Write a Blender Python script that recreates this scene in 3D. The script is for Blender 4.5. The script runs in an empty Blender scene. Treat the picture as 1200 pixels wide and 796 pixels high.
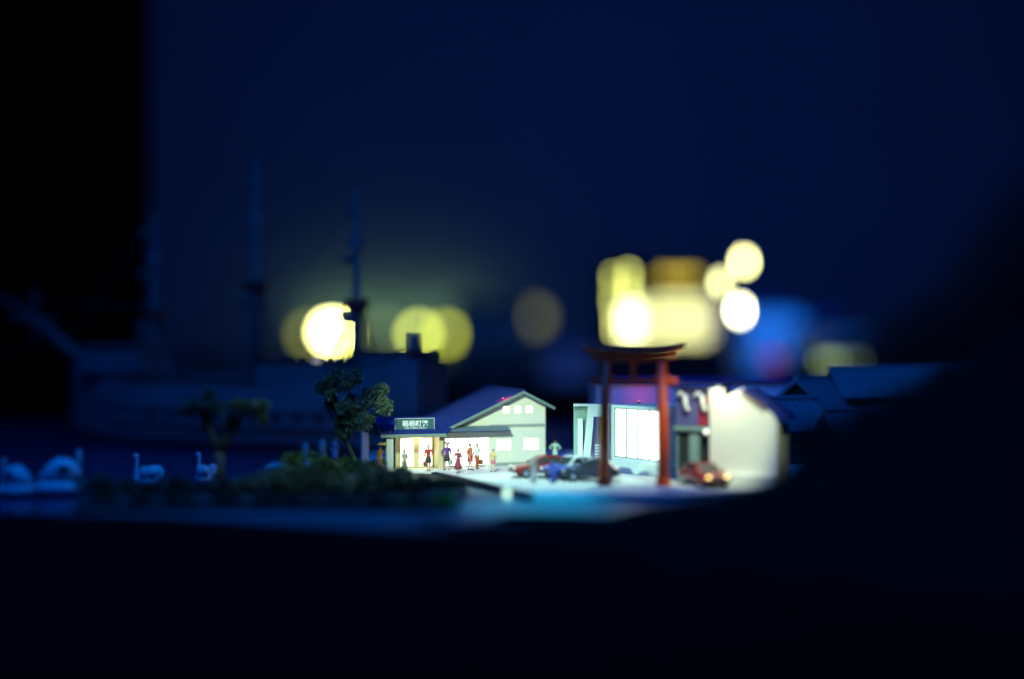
import bpy, bmesh, math, random
from mathutils import Vector, Matrix, Quaternion
R = math.radians
rnd = random.Random(7)
sc = bpy.context.scene
C = sc.collection

# ------------------------------------------------------------------ camera
cd = bpy.data.cameras.new('camera'); cam = bpy.data.objects.new('camera', cd); C.objects.link(cam)
cam.location = (0, 0, 8.75); cam.rotation_euler = (R(90), 0, 0)
cd.lens = 50; cd.sensor_width = 36; cd.clip_start = 0.5; cd.clip_end = 2500
cd.dof.use_dof = True; cd.dof.focus_distance = 95.5; cd.dof.aperture_fstop = 0.0119; cd.dof.aperture_blades = 0
sc.camera = cam
# ------------------------------------------------------------------ world: unlit hall, faint blue spill
w = bpy.data.worlds.new('World'); sc.world = w; w.use_nodes = True
bg = w.node_tree.nodes['Background']
bg.inputs[0].default_value = (0.0, 0.065, 1.0, 1); bg.inputs[1].default_value = 0.045
sc.view_settings.view_transform = 'Standard'; sc.view_settings.look = 'None'
sc.view_settings.exposure = 0; sc.view_settings.gamma = 1; sc.view_settings.use_curve_mapping = False
sc.render.engine = 'CYCLES'
sc.cycles.use_denoising = True
sc.cycles.use_adaptive_sampling = False
sc.cycles.max_bounces = 5; sc.cycles.diffuse_bounces = 3
sc.cycles.sample_clamp_indirect = 6
sc.cycles.caustics_reflective = False; sc.cycles.caustics_refractive = False

def aim(o, loc, tgt):
    o.location = loc
    o.rotation_euler = (Vector(tgt) - Vector(loc)).to_track_quat('-Z', 'Y').to_euler()
def spot(name, loc, tgt, power, col, ang, blend=0.5, radius=1.0):
    l = bpy.data.lights.new(name, 'SPOT'); l.energy = power; l.color = col
    l.spot_size = R(ang); l.spot_blend = blend; l.shadow_soft_size = radius
    o = bpy.data.objects.new(name, l); C.objects.link(o); aim(o, loc, tgt); return o
def area(name, loc, tgt, power, col, sx, sy):
    l = bpy.data.lights.new(name, 'AREA'); l.shape = 'RECTANGLE'; l.size = sx; l.size_y = sy
    l.energy = power; l.color = col
    o = bpy.data.objects.new(name, l); C.objects.link(o); aim(o, loc, tgt); return o
def point(name, loc, power, col, radius=0.5):
    l = bpy.data.lights.new(name, 'POINT'); l.energy = power; l.color = col; l.shadow_soft_size = radius
    o = bpy.data.objects.new(name, l); C.objects.link(o); o.location = loc; return o

WARM = (0.74, 1.0, 0.72); MINT = (0.58, 1.0, 0.78)
# added unseen spots out of frame, per lit area; blue hall washes
spot('plaza_spot', (2.4, 88, 42), (2.4, 88, 0), 115000, MINT, 20, 0.8, 1.2)
spot('facade_spot', (-8, 58, 24), (-1.8, 97.0, 1.6), 128000, WARM, 20, 0.6, 1.0)
spot('tree_spot', (-9, 66, 32), (-11, 86, 2), 18000, (.60, 1.0, .5), 26.5, 0.9, 1.0)
spot('swan_spot', (-12, 72, 34), (-22, 86, 0), 9000, (0.02, 0.32, 1.0), 20, 0.9, 1.0)
spot('pavilion_spot', (-24, 62, 12), (6.6, 93.4, 2.0), 78000, MINT, 12.6, 0.7, 1.0)
spot('kerb_spot', (4, 60, 30), (1.2, 77.5, -0.4), 100000, (0.02, 0.60, 1.0), 18, 1.0, 1.0)
area('blue_wash', (-18, 60, 70), (-2, 92, 0), 42000, (0.0, 0.17, 1.0), 50, 40)
area('blue_back_wash', (40, 250, 130), (0, 600, 60), 420000, (0.03, 0.20, 1.0), 150, 60)
# ------------------------------------------------------------------ materials
MATS = {}
def mat(name, col, rough=0.6, metal=0.0, var=0.12, scale=2.0, bump=0.15, coat=0.0, spec=0.5):
    if name in MATS: return MATS[name]
    m = bpy.data.materials.new(name); m.use_nodes = True; nt = m.node_tree; b = nt.nodes['Principled BSDF']
    b.inputs['Roughness'].default_value = rough; b.inputs['Metallic'].default_value = metal
    b.inputs['Coat Weight'].default_value = coat; b.inputs['Specular IOR Level'].default_value = spec
    tc = nt.nodes.new('ShaderNodeTexCoord'); no = nt.nodes.new('ShaderNodeTexNoise')
    no.inputs['Scale'].default_value = scale; no.inputs['Detail'].default_value = 5
    nt.links.new(tc.outputs['Object'], no.inputs['Vector'])
    mx = nt.nodes.new('ShaderNodeMix'); mx.data_type = 'RGBA'
    lo = [c * (1 - var) for c in col]; hi = [min(1, c * (1 + var)) for c in col]
    mx.inputs['A'].default_value = (*lo, 1); mx.inputs['B'].default_value = (*hi, 1)
    nt.links.new(no.outputs['Fac'], mx.inputs['Factor'])
    nt.links.new(mx.outputs['Result'], b.inputs['Base Color'])
    if bump:
        bu = nt.nodes.new('ShaderNodeBump'); bu.inputs['Strength'].default_value = bump; bu.inputs['Distance'].default_value = 0.05
        nt.links.new(no.outputs['Fac'], bu.inputs['Height']); nt.links.new(bu.outputs['Normal'], b.inputs['Normal'])
    MATS[name] = m; return m
def glow(name, col, strength, sample=True):
    if name in MATS: return MATS[name]
    m = bpy.data.materials.new(name); m.use_nodes = True; nt = m.node_tree; b = nt.nodes['Principled BSDF']
    b.inputs['Base Color'].default_value = (0.6, 0.6, 0.55, 1)
    b.inputs['Emission Color'].default_value = (*col, 1); b.inputs['Emission Strength'].default_value = strength
    if not sample: m.cycles.emission_sampling = 'NONE'
    MATS[name] = m; return m

M_wall = mat('cream_plaster', (0.62, 0.64, 0.56), 0.7, scale=1.2, var=0.06)
M_trim = mat('grey_trim', (0.24, 0.28, 0.27), 0.6)
M_roof = mat('roof_blue_light_tint', (0.014, 0.03, 0.15), 0.8, spec=0.08, scale=3, var=0.2)  # blue hall light put into the base colour of the roofs
M_edge = mat('roof_edge', (0.15, 0.22, 0.21), 0.5)
M_wood = mat('porch_wood', (0.50, 0.44, 0.25), 0.6)
M_post = mat('pale_post', (0.55, 0.6, 0.56), 0.6)
M_lit = glow('lit_window', (1.0, 1.0, 0.84), 2.2)
M_litdoor = glow('lit_door', (1.0, 0.98, 0.74), 2.0)
M_sign = mat('sign_board', (0.03, 0.10, 0.12), 0.5)
M_letter = mat('white_letters', (0.8, 0.82, 0.8), 0.5)
M_ver = mat('vermilion', (0.50, 0.052, 0.007), 0.45, var=0.15, scale=4)
M_cap = mat('black_cap', (0.055, 0.05, 0.06), 0.45)
M_white = mat('white_paint', (0.78, 0.8, 0.76), 0.45, var=0.05)
M_cream = mat('warm_white', (0.80, 0.80, 0.62), 0.5, var=0.05)
M_pav = mat('pavilion_white', (0.64, 0.72, 0.66), 0.55, var=0.05)
M_teal = mat('teal_panel', (0.22, 0.36, 0.32), 0.5)
M_dark = mat('dark_glass', (0.03, 0.04, 0.04), 0.15, var=0.05, bump=0)
M_black = mat('black_rubber', (0.02, 0.02, 0.02), 0.7)
M_chrome = mat('chrome', (0.7, 0.7, 0.7), 0.2, 1.0, bump=0)
M_plaza = mat('plaza_concrete', (0.52, 0.54, 0.52), 0.55, scale=1.5, var=0.1)
M_road = mat('road_sheen', (0.15, 0.17, 0.18), 0.5, scale=1.0, var=0.2, bump=0.05)
M_soil = mat('bed_soil', (0.05, 0.05, 0.04), 0.9, scale=3, var=0.4)
M_leaf = mat('dark_leaf', (0.05, 0.085, 0.04), 0.5, scale=1.5, var=0.75)
M_leaf2 = mat('bright_leaf', (0.07, 0.13, 0.025), 0.55, scale=1.5, var=0.5)
M_bark = mat('bark', (0.10, 0.085, 0.06), 0.85, scale=5, var=0.4, bump=0.5)
M_water = mat('lake_water', (0.015, 0.05, 0.12), 0.22, scale=0.8, var=0.2, bump=0.35)
M_skin = mat('skin', (0.55, 0.36, 0.26), 0.5, bump=0)
M_hair = mat('dark_hair', (0.03, 0.022, 0.018), 0.5, bump=0)
M_hull = mat('ship_hull', (0.13, 0.145, 0.16), 0.5, scale=0.6, var=0.25)
M_hull2 = mat('ship_band', (0.14, 0.155, 0.17), 0.5, scale=0.6)
M_mast = mat('mast_wood', (0.10, 0.095, 0.10), 0.6, scale=2)
M_sail = mat('furled_sail', (0.11, 0.11, 0.11), 0.8, scale=2)
M_red = mat('deck_red', (0.30, 0.03, 0.03), 0.5)
M_swan = mat('swan_white', (0.55, 0.6, 0.64), 0.4, var=0.05)
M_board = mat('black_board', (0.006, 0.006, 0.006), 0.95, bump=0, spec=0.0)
M_hill = mat('dark_turf', (0.010, 0.012, 0.010), 0.95, scale=0.6, var=0.5, bump=0.6, spec=0.0)
M_mtn = mat('far_slope', (0.014, 0.016, 0.018), 0.95, scale=0.1, var=0.4, spec=0.0)
M_wallb = mat('navy_wall', (0.055, 0.075, 0.11), 0.9, scale=0.02, var=0.15, bump=0)
M_black2 = mat('black_curtain', (0.0025, 0.0025, 0.002), 1.0, bump=0, spec=0.0)
M_gold = mat('lamp_brass', (0.45, 0.35, 0.12), 0.35, 0.8)

# ------------------------------------------------------------------ helpers
class MB:
    def __init__(s): s.bm = bmesh.new()
    def box(s, lo, hi, M=None, bev=0.0):
        r = bmesh.ops.create_cube(s.bm, size=1)
        vs = r['verts']; c = [(lo[i] + hi[i]) / 2 for i in range(3)]; d = [abs(hi[i] - lo[i]) for i in range(3)]
        for v in vs: v.co = Vector((c[0] + v.co.x * d[0], c[1] + v.co.y * d[1], c[2] + v.co.z * d[2]))
        if bev:
            es = list({e for v in vs for e in v.link_edges})
            rr = bmesh.ops.bevel(s.bm, geom=es, offset=bev, segments=2, affect='EDGES', profile=0.5)
            vs = list({v for f in rr['faces'] for v in f.verts} | {v for v in vs if v.is_valid})
        if M: 
            for v in vs: v.co = M @ v.co
        return s
    def poly(s, pts, z0, z1):
        n = len(pts)
        a = [s.bm.verts.new((p[0], p[1], z0)) for p in pts]; b = [s.bm.verts.new((p[0], p[1], z1)) for p in pts]
        s.bm.faces.new(b); s.bm.faces.new(a[::-1])
        for i in range(n): s.bm.faces.new((a[i], a[(i + 1) % n], b[(i + 1) % n], b[i]))
        return s
    def prism(s, prof, y0, y1, M=None):           # profile in x,z pulled along y
        n = len(prof)
        a = [s.bm.verts.new((p[0], y0, p[1])) for p in prof]; b = [s.bm.verts.new((p[0], y1, p[1])) for p in prof]
        s.bm.faces.new(a); s.bm.faces.new(b[::-1])
        for i in range(n): s.bm.faces.new((a[(i + 1) % n], a[i], b[i], b[(i + 1) % n]))
        if M:
            for v in a + b: v.co = M @ v.co
        return s
    def slab(s, quad, t):                         # a thick sheet over four corner points
        q = [Vector(p) for p in quad]; n = (q[1] - q[0]).cross(q[3] - q[0]).normalized()
        if n.z < 0: n = -n
        a = [s.bm.verts.new(p) for p in q]; b = [s.bm.verts.new(p - n * t) for p in q]
        s.bm.faces.new(a); s.bm.faces.new(b[::-1])
        for i in range(4): s.bm.faces.new((a[(i + 1) % 4], a[i], b[i], b[(i + 1) % 4]))
        return s
    def tube(s, pts, rads, n=10, cap=True):
        pts = [Vector(p) for p in pts]
        if not isinstance(rads, (list, tuple)): rads = [rads] * len(pts)
        rings = []; ref = None
        for i, p in enumerate(pts):
            d = (pts[min(i + 1, len(pts) - 1)] - pts[max(i - 1, 0)]).normalized()
            if ref is None: ref = d.orthogonal().normalized()
            u = (ref - d * ref.dot(d)).normalized(); v = d.cross(u); ref = u
            r = rads[i]; ry = r
            if isinstance(r, tuple): r, ry = r
            rings.append([s.bm.verts.new(p + u * r * math.cos(t * 2 * math.pi / n) + v * ry * math.sin(t * 2 * math.pi / n)) for t in range(n)])
        for a, b in zip(rings, rings[1:]):
            for t in range(n): s.bm.faces.new((a[t], a[(t + 1) % n], b[(t + 1) % n], b[t]))
        if cap: s.bm.faces.new(rings[0][::-1]); s.bm.faces.new(rings[-1])
        return s
    def ball(s, c, r, sub=2):
        rr = bmesh.ops.create_icosphere(s.bm, subdivisions=sub, radius=1)
        if not isinstance(r, tuple): r = (r, r, r)
        for v in rr['verts']: v.co = Vector((c[0] + v.co.x * r[0], c[1] + v.co.y * r[1], c[2] + v.co.z * r[2]))
        return s
    def loft(s, rings, cap=True):
        rs = [[s.bm.verts.new(p) for p in r] for r in rings]; n = len(rs[0])
        for a, b in zip(rs, rs[1:]):
            for t in range(n): s.bm.faces.new((a[t], a[(t + 1) % n], b[(t + 1) % n], b[t]))
        if cap: s.bm.faces.new(rs[0][::-1]); s.bm.faces.new(rs[-1])
        return s
    def build(s, name, m, parent=None, smooth=False, bevel=0.0):
        bmesh.ops.recalc_face_normals(s.bm, faces=s.bm.faces)
        me = bpy.data.meshes.new(name); s.bm.to_mesh(me); s.bm.free()
        if smooth:
            for p in me.polygons: p.use_smooth = True
        me.materials.append(m)
        o = bpy.data.objects.new(name, me); C.objects.link(o)
        if parent: o.parent = parent
        if bevel:
            b = o.modifiers.new('bevel', 'BEVEL'); b.width = bevel; b.segments = 2; b.limit_method = 'ANGLE'
        return o
def tag(o, label=None, cat=None, group=None, kind=None):
    if label: o['label'] = label
    if cat: o['category'] = cat
    if group: o['group'] = group
    if kind: o['kind'] = kind
    return o
def thing(name, label, cat, loc=(0, 0, 0), rz=0.0, group=None):
    o = bpy.data.objects.new(name, None); C.objects.link(o); o.location = loc; o.rotation_euler = (0, 0, rz)
    o.empty_display_size = 0.2
    return tag(o, label, cat, group)
def struct(mb, name, m, label=None, **k):
    return tag(mb.build(name, m, **k), label, None, None, 'structure')
def copy_tree(o, parent=None):
    c = o.copy(); C.objects.link(c)
    if parent: c.parent = parent
    for ch in list(o.children): copy_tree(ch, c)
    return c
FP = 50 / 36 * 1200
def G(px, py, z=0.0):                              # a spot on the level z
    Y = (8.75 - z) * FP / (py - 398); return ((px - 600) / FP * Y, Y, z)
def AT(px, py, Y): return ((px - 600) / FP * Y, Y, 8.75 - (py - 398) / FP * Y)

# ------------------------------------------------------------------ setting
struct(MB().box((-700, -30, -3), (700, 640, -2.2)), 'ground', M_hill, 'dark base board under the whole model')
struct(MB().poly([(-140, 75.6), (-4, 75.6), (-4, 84.5), (-11, 96), (-11, 112), (30, 112), (60, 160), (-140, 160)], -2.2, -0.55), 'water', M_water, 'dark blue lake water around the boats')
struct(MB().poly([(-9, 95.5), (-5.2, 94), (-2.7, 89.3), (1.06, 81.0), (4, 80.2), (10, 80.6), (14, 83), (22, 92), (24, 111), (-11, 111), (-11, 98)], -2.2, 0.0), 'plaza', M_plaza, 'pale lit forecourt paving in front of the buildings', bevel=0.06)
struct(MB().poly([(-5.3, 93.5), (-2.95, 89.0), (0.95, 80.55), (1.25, 80.9), (-2.6, 89.3), (-5.0, 93.9)], -1.5, 0.02), 'kerb', mat('kerb_shade', (0.03, 0.035, 0.05), 0.8, spec=0.1), 'kerb strip coloured dark for the shade along the forecourt edge')  # shade of the step face put into a dark strip
struct(MB().poly([(-60, 69.5), (-10, 69), (12, 69), (14, 82.9), (10, 80.5), (4, 80.1), (1.06, 80.9), (-2.7, 89.2), (-3.5, 92), (-5.4, 93.9), (-4.2, 84), (-4.2, 75.5), (-60, 75.5)], -2.2, -0.42), 'road', M_road, 'smooth blue-lit road in front of the forecourt')
struct(MB().poly([(-4.4, 93.6), (-2.6, 85), (-2.9, 76.2), (-23.5, 76.2), (-24, 81), (-15, 87), (-11.2, 95), (-9, 95.3)], -2.2, -0.12), 'planting_bed', M_soil, 'dark planted strip of soil under the shrubs')
struct(MB().poly([(-17.8, 102.6), (-11.2, 100.5), (-11.2, 104), (-17.8, 106)], -2.2, -0.40), 'pier', M_pav, 'pale pier deck lit blue behind the shrubs')
struct(MB().poly([(-250, 160.1), (60, 160.1), (30, 112.1), (120, 100), (300, 160), (300, 632), (-250, 632)], -2.2, -0.1), 'far_shore', M_hill, 'dark far shore behind the harbour')
struct(MB().box((-420, 632, -2.2), (420, 640, 300)), 'wall', M_wallb, 'navy backdrop wall of the exhibition hall')
struct(MB().box((-170, 176, -2.2), (-46.2, 182, 120)), 'partition', M_black2, 'black partition closing the left side of the display')
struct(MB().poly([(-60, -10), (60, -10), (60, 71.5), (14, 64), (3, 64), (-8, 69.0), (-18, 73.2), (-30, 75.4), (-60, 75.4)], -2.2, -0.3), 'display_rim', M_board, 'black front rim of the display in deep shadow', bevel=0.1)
def lerp(t, tab):
    for (a, b), (c, d) in zip(tab, tab[1:]):
        if t <= c: return b + (d - b) * max(0, (t - a)) / (c - a)
    return tab[-1][1]
from mathutils import noise as mn
def terrain(name, label, tab, y0, ym, y1, x0, x1, nx, ny, m, amp):
    bm = bmesh.new(); g = []
    for i in range(nx + 1):
        row = []
        for j in range(ny + 1):
            x = x0 + (x1 - x0) * i / nx; y = y0 + (y1 - y0) * j / ny
            h = lerp(x, tab); f = max(0, (y - y0) / (ym - y0)) ** 1.5 if y < ym else max(0.0, (y1 - y) / (y1 - ym)) ** 0.7
            z = -1.2 + (h + 1.2) * f + amp * mn.noise(Vector((x * .35, y * .35, 3))) * f
            row.append(bm.verts.new((x, y, z)))
        g.append(row)
    for i in range(nx):
        for j in range(ny): bm.faces.new((g[i][j], g[i + 1][j], g[i + 1][j + 1], g[i][j + 1]))
    me = bpy.data.meshes.new(name); bm.to_mesh(me); bm.free(); me.materials.append(m)
    for p in me.polygons: p.use_smooth = True
    o = bpy.data.objects.new(name, me); C.objects.link(o); return tag(o, label, kind='structure')
terrain('hill', 'near dark bank rising to a hillside at the right', [(-8, -.9), (-1.6, -.15), (4.1, 0), (7.3, .78), (11, 1.5), (12.9, 2.0), (13.9, 3.2), (16.7, 5.4), (20.4, 7.5), (24.5, 9.2), (45, 15)], 40, 68, 78.5, -8, 48, 90, 60, M_hill, .75)
terrain('mountain', 'far dark mountain rising at the right edge', [(-10, 0), (45, 2), (65, 10), (80, 22), (95, 42), (120, 56), (170, 70)], 190, 262, 330, -12, 160, 70, 40, M_mtn, 3.0)
# ------------------------------------------------------------------ station building
TH = R(18)
st = thing('station_building', 'cream gabled port station with lit windows and a porch at its left end', 'building', (-5.01, 97.2, 0), TH)
W_, D_ = 7.72, 8.0; AX, AZ = 5.95, 5.16
RL = 2.62; RRZ = 4.25
def wl(mb, name, m, parent, **k): return mb.build(name, m, parent, **k)
# front wall in pieces round its openings
ops = [(0.42, 3.62, 0.02, 2.02), (4.10, 5.22, 1.05, 1.85), (6.10, 7.25, 1.05, 1.88)]
wb = MB()
xs = [0, .42, 3.62, 4.10, 5.22, 6.10, 7.25, W_]
def ztop(a): return 2.55 + 0.0 * a
wb.box((0, 0, 0), (.42, .2, 2.6)); wb.box((.42, 0, 2.02), (3.62, .2, 2.6)); wb.box((3.62, 0, 0), (4.10, .2, 2.6))
wb.box((4.10, 0, 0), (5.22, .2, 1.05)); wb.box((4.10, 0, 1.85), (5.22, .2, 2.6)); wb.box((5.22, 0, 0), (6.10, .2, 2.6))
wb.box((6.10, 0, 0), (7.25, .2, 1.05)); wb.box((6.10, 0, 1.88), (7.25, .2, 2.6)); wb.box((7.25, 0, 0), (W_, .2, 2.6))
# gable with three square windows
gw = [(4.58, 5.12), (5.42, 5.96), (6.28, 6.80)]
GZ0, GZ1 = 3.62, 4.14
def gz(a): return AZ - .12 - (AX - a) * .455 if a < AX else AZ - .12 - (a - AX) * .5
def gpan(a0, a1, z0):
    mids = [a for a in (AX,) if a0 < a < a1]
    top = [(a, gz(a)) for a in [a0] + mids + [a1]]
    wb.prism([(a0, z0), (a1, z0)] + top[::-1], 0, .2)
wb.box((.42, 0, 2.6), (W_, .2, 2.62))
gpan(.42, 4.58, 2.62)
for (a, b), (c, d) in zip(gw, gw[1:] + [(W_, 0)]): gpan(b, c, 2.62)
for a, b in gw:
    wb.box((a, 0, 2.62), (b, .2, GZ0)); gpan(a, b, GZ1)
wb.box((W_ - .2, .2, 0), (W_, D_, gz(W_))); wb.box((0, D_ - .2, 0), (W_ - .2, D_, 2.62)); wb.box((0, .2, 0), (.2, 1.2, 2.62))
wl(wb, 'wall', M_wall, st)
for k, (a0, a1, z0, z1) in enumerate(ops[1:]):
    f = MB()
    for bx in (((a0, .0, z0), (a0 + .05, .16, z1)), ((a1 - .05, .0, z0), (a1, .16, z1)), ((a0 + .05, .0, z0), (a1 - .05, .16, z0 + .05)), ((a0 + .05, .0, z1 - .05), (a1 - .05, .16, z1))): f.box(*bx)
    fo = f.build('window', M_wall, st)
    MB().box((a0 + .05, .07, z0 + .05), (a1 - .05, .1, z1 - .05)).build('pane', M_lit, fo)
for a, b in gw:
    f = MB()
    for bx in (((a, -.02, GZ0), (a + .04, .16, GZ1)), ((b - .04, -.02, GZ0), (b, .16, GZ1)), ((a + .04, -.02, GZ0), (b - .04, .16, GZ0 + .04)), ((a + .04, -.02, GZ1 - .04), (b - .04, .16, GZ1))): f.box(*bx)
    fo = f.build('gable_window', M_wall, st)
    MB().box((a + .04, .07, GZ0 + .04), (b - .04, .1, GZ1 - .04)).build('pane', M_lit, fo)
for i in range(4):
    a0 = .42 + i * .8; a1 = a0 + .8
    f = MB()
    for bx in (((a0, .04, .03), (a0 + .045, .14, 2.02)), ((a1 - .045, .04, .03), (a1, .14, 2.02)), ((a0 + .045, .04, 1.95), (a1 - .045, .14, 2.02)), ((a0 + .045, .04, .03), (a1 - .045, .14, .1))): f.box(*bx)
    fo = f.build('door', M_wall, st)
    MB().box((a0 + .045, .08, .1), (a1 - .045, .11, 1.95)).build('pane', M_lit, fo)
    MB().box((a0 + .08, .0, .9), (a0 + .11, .04, 1.2)).build('handle', M_chrome, fo)
wl(MB().box((3.66, -.05, 2.68), (W_ + .03, -.002, 2.86)), 'trim_band', M_trim, st)
wl(MB().box((4.0, -.06, .0), (W_ + .04, -.002, .22)), 'base_course', M_trim, st)
# main roof: two slopes
def sl(a, b, z): return (a, b, z)
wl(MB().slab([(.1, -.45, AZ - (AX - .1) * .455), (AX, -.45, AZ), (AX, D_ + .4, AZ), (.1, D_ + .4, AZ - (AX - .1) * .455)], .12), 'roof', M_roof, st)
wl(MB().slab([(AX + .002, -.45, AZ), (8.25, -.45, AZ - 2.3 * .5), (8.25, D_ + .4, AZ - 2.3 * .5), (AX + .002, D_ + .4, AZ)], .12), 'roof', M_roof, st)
b1 = MB().prism([(.1, AZ - 5.85 * .455 - .16), (AX, AZ - .16), (AX, AZ + .03), (.1, AZ - 5.85 * .455 + .03)], -.53, -.452)
b1.prism([(AX, AZ - .16), (8.25, AZ - 1.15 - .16), (8.25, AZ - 1.15 + .03), (AX, AZ + .03)], -.53, -.452)
wl(b1, 'bargeboard', M_edge, st)
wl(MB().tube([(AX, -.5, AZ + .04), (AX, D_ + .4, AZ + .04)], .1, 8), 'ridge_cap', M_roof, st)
ribs = MB()
for k in range(24):
    b = -.2 + k * .36
    ribs.slab([(.1, b, AZ - 5.85 * .455 + .05), (AX - .1, b, AZ - .0), (AX - .1, b + .07, AZ - .0), (.1, b + .07, AZ - 5.85 * .455 + .05)], .06)
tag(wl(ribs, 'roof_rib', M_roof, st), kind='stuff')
# pent roof over the doors with its tile rows
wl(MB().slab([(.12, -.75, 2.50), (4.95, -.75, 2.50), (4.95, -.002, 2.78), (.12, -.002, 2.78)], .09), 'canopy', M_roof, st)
tl = MB()
for k in range(30): tl.tube([(.2 + k * .16, -.80, 2.50), (.2 + k * .16, -.03, 2.79)], .05, 6)
tag(wl(tl, 'eave_tile', M_edge, st), kind='stuff')
# porch
PB = 1.5; PZ = 3.40; E0, E1 = -1.6, 4.6; EZ = 2.40
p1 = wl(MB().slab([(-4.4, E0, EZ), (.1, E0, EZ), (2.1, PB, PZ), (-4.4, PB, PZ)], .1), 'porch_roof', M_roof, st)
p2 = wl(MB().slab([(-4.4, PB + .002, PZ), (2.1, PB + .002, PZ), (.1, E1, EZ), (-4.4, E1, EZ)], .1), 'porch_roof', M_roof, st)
rb = MB()
for k in range(26):
    a = -4.35 + k * .17; rb.slab([(a, E0 - .03, EZ + .05), (a + .06, E0 - .03, EZ + .05), (a + .06, PB - .05, PZ + .05), (a, PB - .05, PZ + .05)], .05)
tag(rb.build('eave_tile', M_roof, p1), kind='stuff')
MB().box((-4.42, E0 - .08, EZ - .18), (.1, E0 - .002, EZ + .03)).build('gutter', M_edge, p1)
wl(MB().prism([(E0 + .1, 2.28), (E1 - .1, 2.28), (PB, PZ - .16)], -.05, .05, Matrix.Translation((-4.2, 0, 0)) @ Matrix.Rotation(R(90), 4, 'Z')), 'gable_board', M_bark, st)
for a, b, wdt in ((-3.75, -1.3, .46), (-4.25, 4.2, .5), (-.5, -1.25, .0)):
    if wdt: wl(MB().box((a - wdt / 2, b - wdt / 2, -.12), (a + wdt / 2, b + wdt / 2, 2.36), bev=.03), 'post', M_post, st)
wl(MB().box((-3.0, .2, 2.1), (0, .4, 2.38)), 'lintel', M_wood, st)
wl(MB().box((-.28, -1.2, 0), (-.004, .2, 2.36)), 'porch_wall', M_wood, st)
wl(MB().box((-3.0, .2, 0), (-2.74, .5, 2.1)), 'porch_pillar', M_wood, st)
for a0, a1 in ((-2.7, -1.62), (-1.38, -.34)):
    f = MB()
    for bx in (((a0, .22, .02), (a0 + .07, .34, 2.1)), ((a1 - .07, .22, .02), (a1, .34, 2.1)), ((a0 + .07, .22, 2.0), (a1 - .07, .34, 2.1)), ((a0 + .07, .22, .02), (a1 - .07, .34, .12)), ((a0 + .07, .24, 1.18), (a1 - .07, .3, 1.21)), (((a0 + a1) / 2 - .015, .24, .12), ((a0 + a1) / 2 + .015, .3, 2.0))): f.box(*bx)
    fo = f.build('porch_door', M_wood, st)
    MB().box((a0 + .07, .31, .12), (a1 - .07, .33, 2.0)).build('pane', M_litdoor, fo)
wl(MB().box((-1.62, .22, .02), (-1.38, .34, 2.1)), 'mullion', M_wood, st)
st_mat = Matrix.Translation((-5.01, 97.2, 0)) @ Matrix.Rotation(TH, 4, 'Z')
def S(a, b, z=0): return st_mat @ Vector((a, b, z))
# sign on the porch roof
sg = thing('sign', 'dark teal signboard with four white characters on the porch roof', 'sign', S(-3.2, -.75, 2.62), TH)
MB().box((0, 0, 0), (2.66, .1, .78)).build('board', M_sign, sg)
fr = MB()
for bx in (((-.05, -.04, -.05), (2.71, .08, -.001)), ((-.05, -.04, .781), (2.71, .08, .83)), ((-.05, -.04, 0), (-.001, .08, .78)), ((2.661, -.04, 0), (2.71, .08, .78))): fr.box(*bx)
fr.build('frame', mat('sign_frame', (.35, .45, .45), .5), sg)
MB().box((.2, .1, -.25), (.3, .3, .5)).build('bracket', M_trim, sg); MB().box((2.3, .1, -.25), (2.4, .3, .5)).build('bracket', M_trim, sg)
GV=[(332,73),(326,64),(306,77),(313,85),(327,47),(321,38),(301,50),(307,58),(372,22),(372,29),(351,29),(351,22),(380,73),(395,73),(395,64),(380,64),(380,55),(398,55),(398,45),(381,45),(388,36),(400,26),(396,23),(393,18),(381,29),(381,13),(351,13),(351,4),(352,2),(357,1),(367,1),(378,1),(382,3),(383,13),(393,9),(389,-5),(379,-8),(367,-8),(356,-8),(344,-6),(341,3),(341,27),(330,17),(328,20),(313,-9),(304,-3),(313,13),(322,32),(327,28),(336,36),(342,45),(325,45),(325,55),(343,55),(343,64),(330,64),(330,73),(343,73),(343,85),(353,85),(353,73),(370,73),(370,85),(380,85),(370,45),(353,45),(349,38),(375,38),(370,55),(370,64),(353,64),(353,55),(297,65),(283,65),(282,-4),(278,-8),(257,-9),(253,1),(271,1),(273,2),(273,3),(273,65),(249,65),(249,76),(297,76),(247,6),(215,6),(215,-2),(205,-2),(205,77),(247,77),(222,47),(222,67),(215,67),(215,47),(222,37),(215,37),(215,15),(222,15),(230,15),(238,15),(238,37),(230,37),(230,67),(230,47),(238,47),(238,67),(129,66),(141,66),(141,56),(129,56),(129,53),(141,35),(134,27),(129,38),(129,-9),(119,-9),(119,33),(107,9),(102,20),(118,56),(104,56),(104,66),(119,66),(119,85),(129,85),(152,44),(179,44),(179,53),(152,53),(152,72),(152,62),(179,62),(179,72),(141,1),(142,5),(142,81),(189,81),(189,34),(169,34),(173,23),(189,34),(196,27),(178,15),(186,7),(199,0),(192,-9),(171,9),(159,34),(152,34),(152,4),(170,8),(170,-1),(143,-10),(138,-1),(82,21),(82,28),(58,28),(58,21),(82,44),(58,44),(58,37),(82,37),(82,4),(82,12),(58,12),(58,4),(93,-9),(82,-9),(82,-5),(58,-5),(58,-9),(48,-9),(48,53),(93,53),(25,76),(50,76),(50,66),(33,66),(37,56),(32,54),(32,46),(48,46),(48,36),(32,36),(32,34),(49,19),(42,10),(32,22),(32,-9),(22,-9),(22,20),(8,0),(1,8),(20,36),(5,36),(5,46),(22,46),(22,57),(26,57),(23,66),(20,66),(10,52),(2,57),(11,70),(18,86),(28,84),(64,76),(96,76),(96,66),(75,66),(81,56),(72,52),(64,66),(60,66),(50,52),(41,58),(51,71),(57,86),(67,84)]
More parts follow.
